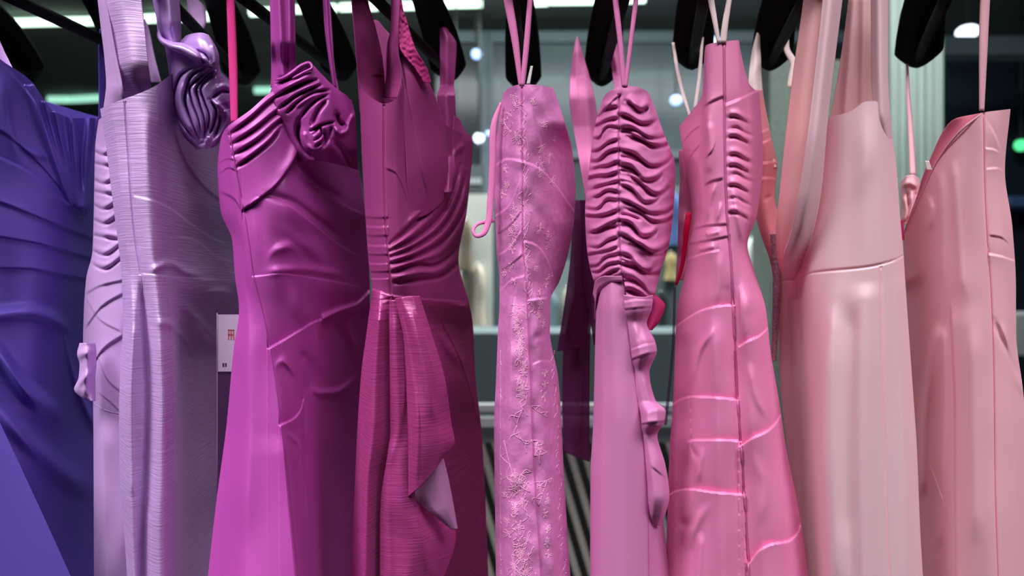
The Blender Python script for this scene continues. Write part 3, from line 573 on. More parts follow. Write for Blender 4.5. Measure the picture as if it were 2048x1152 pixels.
panel('strap', [(-54, [642, 658], [114, 114]), (0, [646, 660]), (60, [650, 664]), (120, [658, 668]), (180, [666, 678]), (230, [668, 700])], M3, g, [RV([(650, -50), (656, 60), (668, 170)], 5, 3, (0, 0))])
ribbon('hanging_loop', [(459, -54, 89, 14), (462, 20, 89.5, 16), (466, 120, 90, 17), (469, 245, 90.1, 14)], HP, g)

# ------------------------------------------------------------------ 5 raspberry gown
g = gown(815, 'raspberry gown with deep armhole, wrapped bust pleats and hanging waist drape')
rows = [([172, 193, 207, 196, 172, 215, 258, 272], [719, 740, 768, 795, 807, 850, 905, 943], [93.5, 91.2, 90.2, 90.6, 92, 98, 106, 112]), (300, [723, 745, 768, 790, 812, 855, 905, 945]), (420, [730, 748, 770, 792, 818, 860, 905, 934], [93.5, 91.4, 90.2, 90.5, 92, 97, 104, 110]),
        (520, [737, 755, 777, 800, 825, 862, 895, 917]), ([576, 582, 590, 594, 596, 600, 602, 604], [744, 762, 782, 805, 830, 868, 905, 938], [93, 91.2, 90.8, 91.5, 93, 98, 104, 110]),
        (650, [735, 757, 780, 805, 835, 875, 915, 946], [95.5, 89, 92, 93.5, 96, 102, 109, 115]), (750, [722, 750, 779, 806, 840, 885, 925, 951]), (870, [714, 745, 780, 808, 845, 890, 935, 964], [96, 88.6, 92.4, 95, 99, 105, 112, 117]), (960, [710, 735, 766, 800, 845, 895, 940, 969]),
        (1185, [701, 729, 761, 800, 852, 906, 952, 978]), (HEM, [650, 700, 750, 800, 870, 940, 1000, 1050])]
pl4 = [[(780, 490), (812, 462), (850, 426), (888, 378), (902, 330)], [(780, 503), (830, 478), (880, 434), (908, 380), (920, 330)], [(782, 514), (835, 492), (885, 456), (918, 400), (930, 350)], [(782, 528), (840, 510), (892, 478), (926, 426), (938, 390)], [(786, 546), (832, 530), (866, 532), (905, 508), (932, 460)], [(790, 566), (840, 560), (885, 552), (924, 520)]]
f4 = [PL(c, -10, 4) for c in pl4]+[PL([((a[0]+b[0])/2, (a[1]+b[1])/2) for a, b in zip(p, q)], 7, 6) for p, q in zip(pl4, pl4[1:])]+[PL([(x, y-12) for x, y in pl4[0][1:]], 6, 6),
      RH([(895, 330), (915, 300), (945, 285)], 6, 8), Vf([(903, 240), (908, 330), (890, 400)], 7, 16, 4),
      *[H([(728, y), (755, y+2), (778, y+1)], 3.5 if k % 2 else -3.5, 9, 3, (0, 3)) for k, y in enumerate((434, 452, 470, 490, 508, 526, 542, 556))],
      H([(768, 336), (790, 345), (806, 375), (822, 425)], -3, 10, 3), RV([(768, 212), (768, 320), (770, 430), (778, 530), (782, 588)], -2.2, 2, (0, 0)),
      H([(742, 577), (782, 590), (830, 596), (938, 604)], 3, 16, 4, (0, 40)), *[H([(738, y), (760, y+3), (784, y-3)], -2.5, 7, 3, (0, 0)) for y in (596, 606, 620, 640)], RH([(900, 612), (930, 616), (950, 628)], 8, 7), RH([(860, 640), (900, 700), (950, 742)], 9, 16), H([(880, 640), (920, 720), (962, 860)], -8, 30, 6),
      Vf([(783, 596), (780, 750), (781, 870), (767, 960), (762, 1185)], -9, 30, 4, (0, 0)), W(1.2, 90, 140, 31)]
s4 = sheet(rows, f4, close=8)
V, Q = sheet_mesh(s4, 0, 4); mesh_obj('bodice', V, Q, M4, g); sk = sheet_obj('skirt', s4, M4s, g, 4)
seam('side_seam', s4, [(768, 210), (768, 320), (770, 430), (778, 530), (782, 590), (780, 700), (779, 760), (781, 870), (767, 960), (762, 1180)], mat('raspberry_thread', (154, 44, 109), .6, bump=.05, bscale=900), g, .0008)
panel('strap', [(-54, [699, 715, 728], [90.5, 92, 95]), (0, [703, 718, 735]), (60, [708, 728, 752], [91, 92.5, 96]), (120, [713, 735, 765], [92, 94, 98.5]), (165, [718, 742, 769], [93, 95, 100]), (206, [742, 755, 770], [93.5, 96, 101])], M4, g, [RV([(722, -50), (732, 60), (755, 150)], 3, 9, (0, 0))])
panel('strap', [(-54, [779, 788, 800], [94, 91, 90.5]), (0, [783, 790, 800]), (60, [781, 790, 797]), (100, [772, 787, 797], [99, 92, 91]), (150, [769, 790, 804], [101, 94, 91.4]), (196, [769, 782, 795], [100, 95, 91.5])], M4, g, [])
pn = panel('bust_panel', [([92, 88, 92, 110], [787, 797, 806, 824], [92.4, 92, 92.6, 94]), ([170, 165, 165, 170], [805, 826, 842, 860], [91.9, 92.4, 94, 97]), (260, [809, 840, 866, 889], [91.8, 93.4, 96.6, 101]), (340, [813, 848, 874, 896], [91.8, 93.8, 97, 102]), ([440, 432, 414, 390], [820, 848, 874, 896], [92.6, 95, 98, 102.5])], M4, g, [Vf([(800, 95), (826, 250), (858, 415)], 5, 18, 4, (10, 0)), W(1.2, 50, 120, 33)])
panel('strap_trim', [(-54, [788, 800], [91.5, 92]), (0, [790, 803]), (50, [792, 816]), (95, [800, 830], [91, 92]), (140, [832, 855], [92, 94]), (165, [848, 862], [93, 95])], cloth('trim_pink', (196, 62, 132), .5, .2), g, [W(1, 5, 5, 3)], sub=pn)
panel('lining', [([60, 40, 60, 110], [716, 750, 772, 806], [108, 110, 110, 108]), (160, [716, 745, 775, 808]), (225, [720, 745, 775, 808])], M4, g, [])
panel('strap', [(39, [878, 880, 882], [122, 122, 122]), (62, [879, 888, 897], [120, 119.5, 120]), (90, [880, 896, 913]), (150, [880, 895, 910]), (170, [880, 893, 908]), (192, [875, 892, 910], [114, 113, 114]), (260, [882, 898, 912]), (330, [886, 897, 908], [104, 103, 104]), (385, [888, 896, 903], [100, 100, 101])], M4, g, [RV([(893, 60), (893, 180), (898, 380)], 3, 6)])
panel('far_bodice', [([232, 236, 262], [908, 916, 930], [108, 109, 112]), (285, [905, 925, 945]), (330, [905, 925, 943])], M4, g, [])
dr = panel('waist_drape', [([597, 594, 592, 592], [790, 805, 822, 839], [89.5, 88.6, 88.6, 89.4]), (680, [808, 828, 848, 867], [89, 87.6, 88, 90]), (760, [813, 838, 866, 890]), (850, [816, 840, 872, 903], [89, 87.2, 88.4, 92]), (880, [817, 841, 876, 909]), ([993, 975, 940, 912], [817, 838, 868, 888], [89.4, 88, 89, 91])], M4s, g, [Vf([(800, 600), (820, 700), (838, 850), (836, 985)], -7, 12, 4, (0, 0)), RV([(815, 600), (845, 720), (870, 850)], 4, 9), W(1.2, 40, 160, 35)])
panel('drape_underside', [([992, 960, 930, 914], [818, 845, 868, 886], [90.4, 89.8, 90, 91.2]), ([1000, 985, 965, 950], [830, 852, 872, 895]), ([1022, 1020, 1010, 1000], [858, 872, 888, 905]), ([1056, 1058, 1058, 1058], [900, 905, 910, 915], [91, 91, 91, 91.5])], M4u, g, [W(1, 40, 60, 36)], sub=dr)
panel('drape_panel', [(600, [779, 786, 795], [90.2, 89.9, 90]), (740, [780, 797, 818], [90.4, 89.8, 90.4]), (860, [781, 800, 828]), ([905, 925, 950], [776, 800, 845], [90, 89.2, 91]), (1000, [762, 800, 862], [90, 89, 93]), ([1060, 1085, 1070], [760, 820, 912], [90, 89.4, 95]), (1185, [760, 805, 876], [90, 89, 94.5]), (HEM, [740, 830, 960])], M4s, g, [RV([(786, 620), (790, 760), (795, 850), (775, 950), (780, 1185)], 4, 9), RV([(820, 960), (850, 1100), (870, 1185)], 4, 12), Vf([(800, 640), (812, 760), (806, 860)], -5, 10, 4), W(1.2, 50, 180, 37)], sub=dr)

# ------------------------------------------------------------------ 6 pink lace gown
g = gown(1060, 'pink embroidered lace gown with ribbon hanging from its side')
rows = [([186, 175, 169, 169, 171, 176], [1006, 1020, 1042, 1060, 1082, 1107], [94.5, 92, 90.4, 90.4, 91, 93]), (240, [998, 1018, 1044, 1064, 1094, 1128]), (310, [990, 1014, 1045, 1070, 1108, 1146], [95, 92, 90.3, 91, 94.5, 100]), (380, [989, 1014, 1045, 1072, 1112, 1151]), (440, [991, 1014, 1045, 1072, 1112, 1148]), (500, [993, 1018, 1048, 1074, 1106, 1138], [95, 92, 90.3, 91.5, 95.5, 101]),
        (560, [999, 1022, 1052, 1072, 1096, 1120]), (605, [999, 1024, 1054, 1070, 1086, 1100], [95, 91.5, 90.4, 90.5, 92, 96]), (660, [996, 1025, 1056, 1073, 1088, 1100], [95, 90.5, 90.3, 90.6, 92.5, 96]), (760, [992, 1024, 1060, 1080, 1098, 1117], [95, 90, 90.3, 90.8, 93.5, 97]), (850, [988, 1022, 1063, 1085, 1105, 1123]), (950, [989, 1024, 1068, 1090, 1112, 1128]), (1080, [991, 1028, 1077, 1100, 1120, 1136]), (1185, [992, 1030, 1084, 1106, 1126, 1143]), (HEM, [960, 1020, 1110, 1150, 1180, 1210])]
f5 = [H([(1045, 322), (1075, 334), (1105, 362), (1130, 395), (1152, 428)], 6, 26, 4, (0, 0)), H([(1050, 482), (1072, 490), (1090, 510), (1104, 545), (1110, 575)], 6, 18, 4, (0, 4)), Vf([(1060, 200), (1075, 260), (1090, 310), (1106, 360)], -4, 22, 4), H([(988, 332), (1015, 318), (1045, 322)], 5, 18, 4, (0, 0)), H([(990, 432), (1015, 414), (1028, 392), (1038, 360)], 6, 18, 4, (0, 4)), H([(990, 470), (1015, 455), (1045, 420)], -4, 12, 4), H([(993, 512), (1015, 498), (1045, 456)], 6, 16, 4), H([(996, 545), (1020, 530), (1050, 505)], -4, 12, 4), H([(998, 585), (1020, 562), (1052, 550)], 5, 14, 4),
      Vf([(1036, 560), (1026, 600), (1014, 680), (1005, 780), (1000, 860)], 7, 18, 4, (6, 10)), Vf([(1058, 600), (1062, 760), (1066, 900), (1078, 1080), (1084, 1185)], -4, 10, 4, (0, 0)), Vf([(1090, 640), (1098, 760), (1104, 850), (1112, 950), (1116, 1185)], -9, 16, 4, (10, 0)), H([(1056, 600), (1075, 598), (1092, 596)], 6, 14, 3, (0, 0)), RH([(1060, 680), (1080, 672), (1102, 676)], -3, 8), H([(1062, 730), (1085, 722), (1110, 724)], 3, 10, 3),
      RV([(1044, 175), (1045, 320), (1046, 480), (1052, 560)], -2, 2, (0, 0)), W(1.3, 26, 22, 41), W(1.2, 60, 120, 43)]
s5 = sheet(rows, f5, close=8)
sheet_obj('bodice', s5, M5, g, 0, 7); sheet_obj('skirt', s5, M5, g, 7)
seam('side_seam', s5, [(1043, 178), (1045, 320), (1046, 480), (1052, 560), (1057, 680), (1061, 780), (1064, 860), (1069, 960), (1077, 1080), (1084, 1180)], mat('lace_thread', (201, 89, 161), .6, bump=.05, bscale=900), g, .0007)
rnd = random.Random(11); curves = []
def motif(x, y, sc):
    n = rnd.choice((4, 5, 6)); a0 = rnd.uniform(0, 6)
    for k in range(n):
        a = a0+k*6.283/n+rnd.uniform(-.3, .3); L_ = sc*rnd.uniform(.6, 1.3); wv = rnd.uniform(.25, .5); p = []
        for t in np.linspace(0, 1, 11):
            r = L_*math.sin(math.pi*t)**.8 if t < .5 else L_*math.sin(math.pi*t)
            off = (t-.5)*2*wv
            p.append((x+.8*r*math.cos(a+off)+rnd.uniform(-.8, .8), y+1.15*r*math.sin(a+off)+rnd.uniform(-.8, .8)))
        curves.append(p)
    if rnd.random() < .6: curves.append([(x+(2+k*.5)*math.cos(k*1.1), y+(2+k*.5)*math.sin(k*1.1)) for k in range(9)])
def squig(x, y, ln, amp, drift=0):
    p = []; ph = rnd.uniform(0, 6)
    for t in np.linspace(0, 1, max(8, int(ln/5))): p.append((x+drift*t*ln+amp*math.sin(t*ln*.17+ph)+.5*amp*math.sin(t*ln*.43+ph*2)+rnd.uniform(-1.5, 1.5), y+t*ln))
    curves.append(p)
def vine(pts):
    curves.append(pts)
    for (x0, y0), (x1, y1) in zip(pts, pts[1:]):
        mx, my = (x0+x1)/2, (y0+y1)/2; nx_, ny_ = -(y1-y0)*.35, (x1-x0)*.35; sg_ = rnd.choice((-1, 1))
        curves.append([(x0, y0), (mx+nx_*sg_, my+ny_*sg_), (x1, y1)])
        curves.append([(mx, my), (mx+nx_*sg_*1.8, my+ny_*sg_*1.8+4), (mx+nx_*sg_*2.2+3, my+ny_*sg_*2+12)])
for y in range(195, 600, 16):
    xa = 1046+(y > 480)*(y-480)*.08
    squig(xa+rnd.uniform(-4, 10), y, rnd.uniform(24, 60), rnd.uniform(2, 5)); 
    if rnd.random() < .8: motif(1020+rnd.uniform(-16, 14), y, rnd.uniform(7, 13))
    if rnd.random() < .7: motif(1078+rnd.uniform(-14, 30), y+6, rnd.uniform(7, 12))
for y in range(610, 800, 15):
    squig(1044+(y-610)*.03+rnd.uniform(-6, 6), y, rnd.uniform(20, 50), rnd.uniform(3, 6)); motif(1036+(y-610)*.06+rnd.uniform(-9, 9), y, rnd.uniform(8, 16))
for y in range(950, 1170, 13):
    motif(1034+(y-950)*.05+rnd.uniform(-26, 14), y, rnd.uniform(8, 17)); squig(1040+(y-950)*.08+rnd.uniform(-22, 12), y, rnd.uniform(20, 45), rnd.uniform(3, 6))
for y in (612, 630, 648, 745, 768, 790, 1000, 1028, 1056, 1084, 1110): motif(1082+rnd.uniform(-5, 5)+(y-612)*.03, y, rnd.uniform(7, 13))
vine([(1008, 880), (1020, 930), (1034, 968), (1060, 985)]); vine([(1034, 968), (1044, 948), (1062, 944)]); vine([(1044, 820), (1034, 850), (1044, 880), (1062, 884)]); vine([(1068, 965), (1090, 962), (1104, 956)]); vine([(1094, 962), (1086, 985), (1078, 1012)])
vine([(1062, 880), (1088, 886), (1070, 898), (1094, 904), (1068, 912)]); vine([(1062, 812), (1080, 826), (1098, 836)])
for y in range(700, 1150, 22): squig(1107+(y-700)*.045+rnd.uniform(-3, 4), y, 26, 3, .05); squig(996+rnd.uniform(-4, 6), y, 30, 3)
parts_ = []
G = s5.G
for c in curves:
    c = [(min(max(x, 1001), 1134), y) for x, y in c if y < 1180]
    if len(c) < 3: continue
    S = smooth_pts([(x, y, 0, 0) for x, y in c], max(10, len(c)*2))
    parts_.append(tube_mesh(at(S[:, 0], S[:, 1], (depth_on(s5, S[:, 0], S[:, 1])-.012)/100), .00045, 4))
V, Q = join(parts_); tag(mesh_obj('lace_embroidery', V, Q, M5e, g), 'pale pink raised floral embroidery', kind='stuff')
ribbon('hanging_loop', [(1006, -60, 90, 14), (1016, 0, 90, 17), (1030, 80, 90.2, 14), (1041, 172, 90.4, 7)], PK, g); ribbon('hanging_loop', [(1064, -60, 90, 10), (1060, 0, 90, 10), (1053, 90, 90.2, 11), (1045, 172, 90.4, 9)], PK, g)
ribbon('side_ribbon', [(1002, 205, 93, 4), (990, 240, 92.6, 11), (985, 330, 92.4, 13), (981, 400, 92.4, 13), (975, 450, 92.2, 12), (966, 468, 92, 10), (952, 472, 92, 7), (946, 462, 92.2, 6), (953, 450, 92.6, 6), (974, 443, 93, 8), (988, 440, 93.4, 9)], PK, g)
panel('size_label', [(132, [1061, 1066], [100, 100]), (168, [1053, 1060])], mat('label_white', (240, 238, 236), .6, var=.03, bscale=60), g)
# dark plum sashes behind
V_ = gown(1150, 'sheer dark plum sash panels hanging between the lace and ruched gowns', 1.12); V_.name = 'organza_sash'; V_['category'] = 'sash'; del V_['group']
panel('sash_panel', [(400, [1146, 1160, 1176], [112, 111.5, 112]), (500, [1142, 1160, 1178]), (600, [1130, 1155, 1180]), ([702, 700, 690], [1114, 1140, 1172])], PLUM, V_, [W(2, 20, 160, 51), RV([(1150, 420), (1140, 690)], 3, 5)], solid=.0006)
panel('sash_panel', [(440, [1148, 1164, 1182], [115, 114.5, 115]), (560, [1150, 1168, 1186]), (700, [1126, 1155, 1180]), (800, [1124, 1154, 1179]), ([903, 915, 924], [1128, 1155, 1179])], PLUM, V_, [RV([(1158, 560), (1162, 760), (1154, 900)], 5, 6), W(2, 24, 160, 52)], solid=.0006)
panel('sash_panel', [(400, [1160, 1178, 1200], [107, 106.5, 107]), (560, [1168, 1182, 1205]), (650, [1182, 1192, 1208]), (690, [1188, 1196, 1210])], PLUM, V_, [], solid=.0006)

# ------------------------------------------------------------------ 7 ruched gown
g = gown(1260, 'orchid pink gown with tightly ruched bodice and cascading side ruffle')
rows = [([216, 190, 175, 172, 181, 212], [1199, 1210, 1236, 1262, 1292, 1309], [95, 92, 90.3, 90.4, 91.5, 95]), (260, [1188, 1208, 1238, 1270, 1304, 1325]), (340, [1178, 1204, 1237, 1275, 1318, 1351], [95.5, 92, 90.2, 90.4, 92.5, 98]), (420, [1170, 1200, 1238, 1275, 1316, 1347]), (490, [1173, 1202, 1240, 1275, 1312, 1338]), (540, [1181, 1206, 1243, 1272, 1300, 1322]), ([573, 553, 557, 602, 614, 606], [1191, 1210, 1245, 1256, 1284, 1306], [95, 92, 90.6, 90.2, 91.5, 96])]
rr = np.random.RandomState(6); f6 = []
y = 205.; k = 0
while y < 606:
    sag = rr.uniform(22, 46)*(.4+.6*min(1, (y-190)/160)); x0 = 1238 if k % 3 else rr.uniform(1244, 1268); x1 = rr.uniform(1326, 1352) if rr.rand() < .7 else rr.uniform(1296, 1320)
    q = [(x0, y+rr.uniform(-3, 3)), (x0+.28*(x1-x0), y+sag*rr.uniform(.2, .45)), (x0+.6*(x1-x0), y+sag), (x0+.85*(x1-x0), y+sag*.85), (x1, y+sag*.35)]
    f6.append(PL(q, -rr.uniform(7, 11), rr.uniform(3.2, 4.6))); f6.append(PL([(a, b-rr.uniform(9, 12)) for a, b in q], rr.uniform(4, 7), rr.uniform(6, 9)))
    if rr.rand() < .5: f6.append(PL([(1239, y+10), (1256, y+12+rr.uniform(-6, 6)), (1280, y+22+rr.uniform(-4, 8))], -rr.uniform(4, 6), 3))
    y += rr.uniform(19, 29); k += 1
y = 222.
while y < 556:
    dr_ = rr.uniform(6, 24); x0 = rr.uniform(1166, 1186)
    q = [(x0, y+dr_), (1194, y+dr_*.8+rr.uniform(-4, 6)), (1216, y+rr.uniform(-6, 6)), (1238, y-4+rr.uniform(-4, 4))]
    f6.append(PL(q, -rr.uniform(5, 8), rr.uniform(3, 4.2))); f6.append(PL([(a, b-8) for a, b in q], rr.uniform(3, 5), rr.uniform(5, 7)))
    y += rr.uniform(14, 24)
f6 += [RV([(1238, 190), (1238, 300), (1238, 450), (1244, 556)], -2.2, 2.4, (0, 0)), W(.8, 30, 9, 61), H([(1205, 230), (1222, 205), (1246, 186)], -7, 14, 4), RH([(1240, 205), (1262, 208), (1290, 214)], 4, 5)]
s6 = sheet(rows, f6, close=9, du=1.7, dv=1.9)
sheet_obj('bodice', s6, M6, g)
rows = [([556, 550, 552, 556, 580, 590], [1193, 1206, 1226, 1247, 1262, 1288], [96, 93, 91.2, 91.2, 93, 97]), (620, [1192, 1206, 1228, 1252, 1268, 1292], [95, 92, 90.6, 91, 93, 97]), (700, [1190, 1207, 1233, 1262, 1280, 1296]), (850, [1186, 1208, 1242, 1281, 1292, 1308], [95, 91.4, 90, 91, 93, 97]), (950, [1181, 1205, 1245, 1292, 1302, 1318]), (1185, [1180, 1206, 1249, 1299, 1318, 1341]), (HEM, [1150, 1190, 1260, 1330, 1360, 1400])]
s6b = sheet(rows, [Vf([(1248, 560), (1262, 700), (1281, 850), (1292, 950), (1298, 1185)], -4, 16, 4, (0, 0)), W(1.2, 60, 300, 63)], close=9)
sheet_obj('skirt', s6b, M6s, g)
panel('ruffle', [([590, 592, 594, 590], [1247, 1266, 1286, 1306], [89.9, 89.2, 89.6, 92]), ([622, 618, 618, 616], [1250, 1268, 1286, 1303]), (645, [1255, 1268, 1280, 1293], [90.6, 90.2, 90.6, 92.5]), ([700, 690, 685, 684], [1262, 1278, 1292, 1310], [90.6, 89.2, 89.4, 91.5]), ([716, 710, 706, 700], [1264, 1282, 1296, 1313]), (745, [1268, 1278, 1288, 1298], [91, 90.6, 91, 93]), (800, [1275, 1288, 1298, 1310], [91, 90.4, 90.6, 92.5]), ([832, 828, 824, 824], [1282, 1298, 1312, 1331], [90.6, 88.8, 88.8, 90.8]), ([848, 846, 846, 842], [1283, 1298, 1312, 1328]), (870, [1285, 1294, 1303, 1314], [91, 90.5, 91, 93]), (930, [1292, 1305, 1318, 1330], [91, 90, 90.4, 92.5]), (990, [1296, 1310, 1324, 1338], [91, 89.6, 90, 92.5]), (1025, [1297, 1308, 1320, 1331], [91.6, 90.6, 91, 93]), (1050, [1298, 1306, 1313, 1320], [92.6, 92.4, 92.6, 94])], M6s, g,
      [H([(1248, 604), (1275, 600), (1306, 600)], 5, 12, 3, (0, 0)), H([(1250, 618), (1290, 614), (1305, 614)], -5, 8, 3, (0, 0)), H([(1262, 700), (1290, 690), (1313, 686)], 4, 10, 3, (0, 0)), H([(1264, 718), (1292, 708), (1313, 704)], -7, 8, 3, (0, 0)), H([(1283, 848), (1300, 845), (1330, 842)], -8, 8, 3, (0, 0)), RV([(1270, 640), (1276, 680)], 3, 5), RV([(1285, 745), (1300, 815)], 3, 5), H([(1300, 930), (1318, 945), (1336, 960)], -5, 12, 4), W(1.2, 20, 30, 66)])
panel('waist_overlap', [([588, 560, 552, 552], [1186, 1192, 1210, 1244], [94, 92.6, 91, 90.4]), ([600, 572, 562, 560], [1190, 1196, 1214, 1245], [94, 92.8, 91.2, 90.5]), ([640, 600, 578, 562], [1190, 1193, 1206, 1243], [96, 95, 93, 91])], M6s, g, [])
seam('side_seam', s6, [(1238, 186), (1237, 300), (1238, 420), (1240, 490), (1245, 552)], mat('ruche_thread', (189, 76, 151), .6, bump=.05, bscale=900), g, .0007)
seam('side_seam', s6b, [(1248, 600), (1262, 700), (1281, 850), (1292, 950), (1298, 1180)], MATS['ruche_thread'], g, .0006)
panel('side_panel', [(590, [1296, 1304, 1312], [98, 97, 98]), (612, [1294, 1312, 1330]), (640, [1292, 1306, 1320]), (660, [1290, 1298, 1304])], cloth('rose_lining', (210, 66, 130), .5), g, [])
panel('strap', [(74, [1153, 1154, 1155], [124, 124, 124]), (110, [1146, 1155, 1166], [122, 121, 122]), (150, [1141, 1160, 1178]), (200, [1139, 1165, 1190], [116, 115, 116]), (250, [1146, 1170, 1195]), (330, [1160, 1178, 1196], [108, 107, 107]), (400, [1172, 1182, 1194], [102, 101, 101])], PK, g, [Vf([(1150, 90), (1156, 180), (1152, 250)], -6, 12, 4), RV([(1172, 110), (1176, 200), (1184, 380)], 5, 8)])
panel('strap', [(63, [1217, 1219, 1221], [123, 123, 123]), (90, [1216, 1226, 1236], [121, 120, 121]), (140, [1224, 1236, 1250]), (200, [1232, 1244, 1262], [112, 112, 112])], PK, g, [Vf([(1222, 70), (1236, 180)], 4, 8, 3)])
ribbon('hanging_loop', [(1226, -60, 90, 10), (1231, 0, 90, 11), (1240, 80, 90.1, 10), (1248, 174, 90.3, 9)], PK, g); ribbon('hanging_loop', [(1280, -60, 90, 9), (1272, 0, 90, 9), (1262, 80, 90.1, 8), (1251, 174, 90.3, 7)], PK, g)

# ------------------------------------------------------------------ 8 tucked gown
g = gown(1460, 'rose pink satin gown with stepped tucks down the skirt and pointed top')
rows = [([252, 224, 188, 92, 83, 80, 106, 170, 186], [1358, 1382, 1404, 1411, 1447, 1476, 1482, 1500, 1519], [101, 98, 94.5, 91.6, 90.4, 90.8, 92, 95, 99]), (320, [1368, 1385, 1405, 1420, 1450, 1478, 1495, 1510, 1526], [100, 96.5, 93, 91.2, 90.3, 90.8, 92.2, 95, 99]), (430, [1384, 1392, 1405, 1425, 1454, 1478, 1495, 1505, 1514]), (490, [1378, 1388, 1402, 1425, 1459, 1474, 1483, 1489, 1495], [98, 95.5, 92.8, 91, 90.4, 90.8, 92, 94, 97]), (540, [1371, 1382, 1400, 1428, 1463, 1480, 1492, 1500, 1508]),
        (620, [1354, 1372, 1400, 1432, 1466, 1488, 1508, 1522, 1532], [98, 95.5, 92.5, 90.8, 91, 90.2, 91.5, 94, 97.5]), (700, [1350, 1370, 1400, 1435, 1470, 1495, 1518, 1532, 1541]), (800, [1346, 1368, 1400, 1440, 1475, 1500, 1528, 1546, 1558]), (900, [1339, 1362, 1398, 1440, 1482, 1508, 1540, 1560, 1573]), (1020, [1335, 1358, 1395, 1440, 1490, 1520, 1555, 1580, 1598]), (1185, [1330, 1355, 1395, 1447, 1500, 1533, 1573, 1601, 1621]), (HEM, [1270, 1310, 1370, 1450, 1530, 1580, 1640, 1680, 1720])]
SX = [(1448, 90), (1450, 320), (1454, 430), (1459, 490), (1463, 540), (1466, 620), (1470, 700), (1475, 800), (1482, 900), (1490, 1020), (1500, 1185)]
f8 = [RV(SX, -3, 2.5, (0, 0)), Vf([(1404, 188), (1405, 260), (1396, 330), (1398, 420)], 6, 16, 4, (0, 10)), H([(1362, 290), (1385, 262), (1404, 250)], -4, 14, 4), H([(1372, 330), (1390, 300), (1404, 285)], -4, 14, 4), H([(1408, 212), (1425, 202), (1448, 192)], -5, 16, 4, (0, 0)), H([(1406, 320), (1425, 300), (1434, 275)], -5, 14, 4), H([(1405, 372), (1425, 362), (1450, 356)], -5, 16, 4), RV([(1432, 360), (1420, 400), (1412, 450)], 4, 6), RV([(1442, 400), (1432, 450)], 4, 5), H([(1380, 462), (1410, 452), (1455, 448)], -5, 14, 4, (0, 0)), H([(1376, 488), (1410, 482), (1458, 472)], -5, 13, 4, (0, 0)), H([(1370, 520), (1410, 506), (1440, 500)], 5, 14, 4, (0, 6)), RV([(1440, 500), (1436, 560), (1434, 620)], 3, 8),
      H([(1452, 209), (1475, 200), (1500, 188), (1522, 178)], 7, 18, 4, (0, 0)), *[PL([(1455+o, y), (1468+o, y-2), (1488, y+7), (1498+2*o, y+14)], -a_, 3.6) for y, o, a_ in ((236, 0, 3.5), (258, 4, 4), (276, 0, 4.5), (312, 2, 5.5), (334, 0, 5.5), (350, 5, 4), (374, 0, 4.5), (398, 3, 4), (428, 0, 3.5))], *[PL([(1457, y-9), (1470, y-10), (1490, y-2), (1508, y+6)], 3, 6.5) for y in (236, 276, 312, 334, 374, 428)], PL([(1385, 300), (1398, 360), (1396, 430)], 4, 8), PL([(1415, 240), (1420, 300), (1412, 350)], 4, 9), PL([(1410, 470), (1440, 462)], 3, 6), PL([(1395, 500), (1430, 492)], 3, 6), RV([(1466, 370), (1476, 430), (1490, 500)], 5, 7),
      H([(1350, 654), (1375, 636), (1405, 620), (1440, 612), (1467, 610)], 11, 120, 2, (0, 0)), H([(1346, 808), (1362, 798), (1385, 793), (1430, 795), (1475, 799)], 12, 120, 2, (0, 0)), H([(1374, 884), (1392, 880), (1440, 880), (1482, 882)], 10, 120, 2, (4, 0)), H([(1336, 990), (1352, 982), (1375, 978), (1430, 985), (1488, 989)], 12, 120, 2, (0, 0)),
      H([(1479, 692), (1500, 680), (1518, 672), (1538, 654)], 12, 120, 2, (0, 0)), H([(1480, 892), (1505, 876), (1535, 862), (1552, 846), (1565, 820)], 13, 120, 2, (0, 0)), H([(1498, 1126), (1520, 1100), (1545, 1088), (1575, 1083), (1596, 1064), (1604, 1040)], 13, 120, 2, (0, 0)), RV([(1592, 1015), (1600, 1050), (1604, 1075)], 6, 4),
      RV([(1430, 630), (1436, 800), (1445, 1000), (1450, 1185)], 5, 18, (60, 0)), RV([(1508, 560), (1520, 800), (1545, 1000), (1560, 1185)], 5, 20, (60, 0)), RV([(1372, 660), (1368, 800), (1362, 1000), (1360, 1185)], -6, 14, (40, 0)), Vf([(1478, 560), (1480, 640), (1482, 690)], 6, 14, 4), RV([(1485, 520), (1500, 580), (1496, 640)], 4, 10), RV([(1500, 720), (1510, 780), (1540, 850)], 4, 9), RV([(1430, 650), (1395, 710), (1378, 780)], 5, 8), RH([(1380, 800), (1372, 860), (1384, 900), (1405, 918)], -3, 10), RV([(1405, 890), (1398, 940), (1396, 975)], 4, 7), RH([(1350, 1040), (1375, 1050), (1400, 1030)], -5, 12), RV([(1420, 1000), (1390, 1050), (1375, 1110)], 6, 12), RV([(1402, 1060), (1395, 1185)], 5, 7), RV([(1510, 900), (1530, 980), (1520, 1060)], 3, 12), W(1.6, 60, 90, 81)]
s8 = sheet(rows, f8, close=8)
sheet_obj('bodice', s8, M7, g, 0, 4); sheet_obj('skirt', s8, M7, g, 4)
seam('side_seam', s8, SX, mat('rose_thread', (190, 96, 150), .5, bump=.05, bscale=900), g, .0015, lift=.16)
ribbon('hanging_loop', [(1414, -60, 90, 12), (1422, 0, 90, 12), (1431, 50, 90.1, 9), (1437, 86, 90.3, 6)], IV, g); ribbon('hanging_loop', [(1466, -60, 90, 9), (1458, 0, 90, 10), (1450, 50, 90.1, 12), (1446, 86, 90.3, 12)], IV, g)
ribbon('strap', [(1346, 85, 118, 5), (1352, 125, 116, 7), (1364, 180, 112, 7), (1381, 235, 104, 6)], IV, g); ribbon('strap', [(1406, 62, 118, 5), (1402, 110, 116, 6), (1398, 160, 111, 7), (1390, 215, 103, 7)], IV, g)
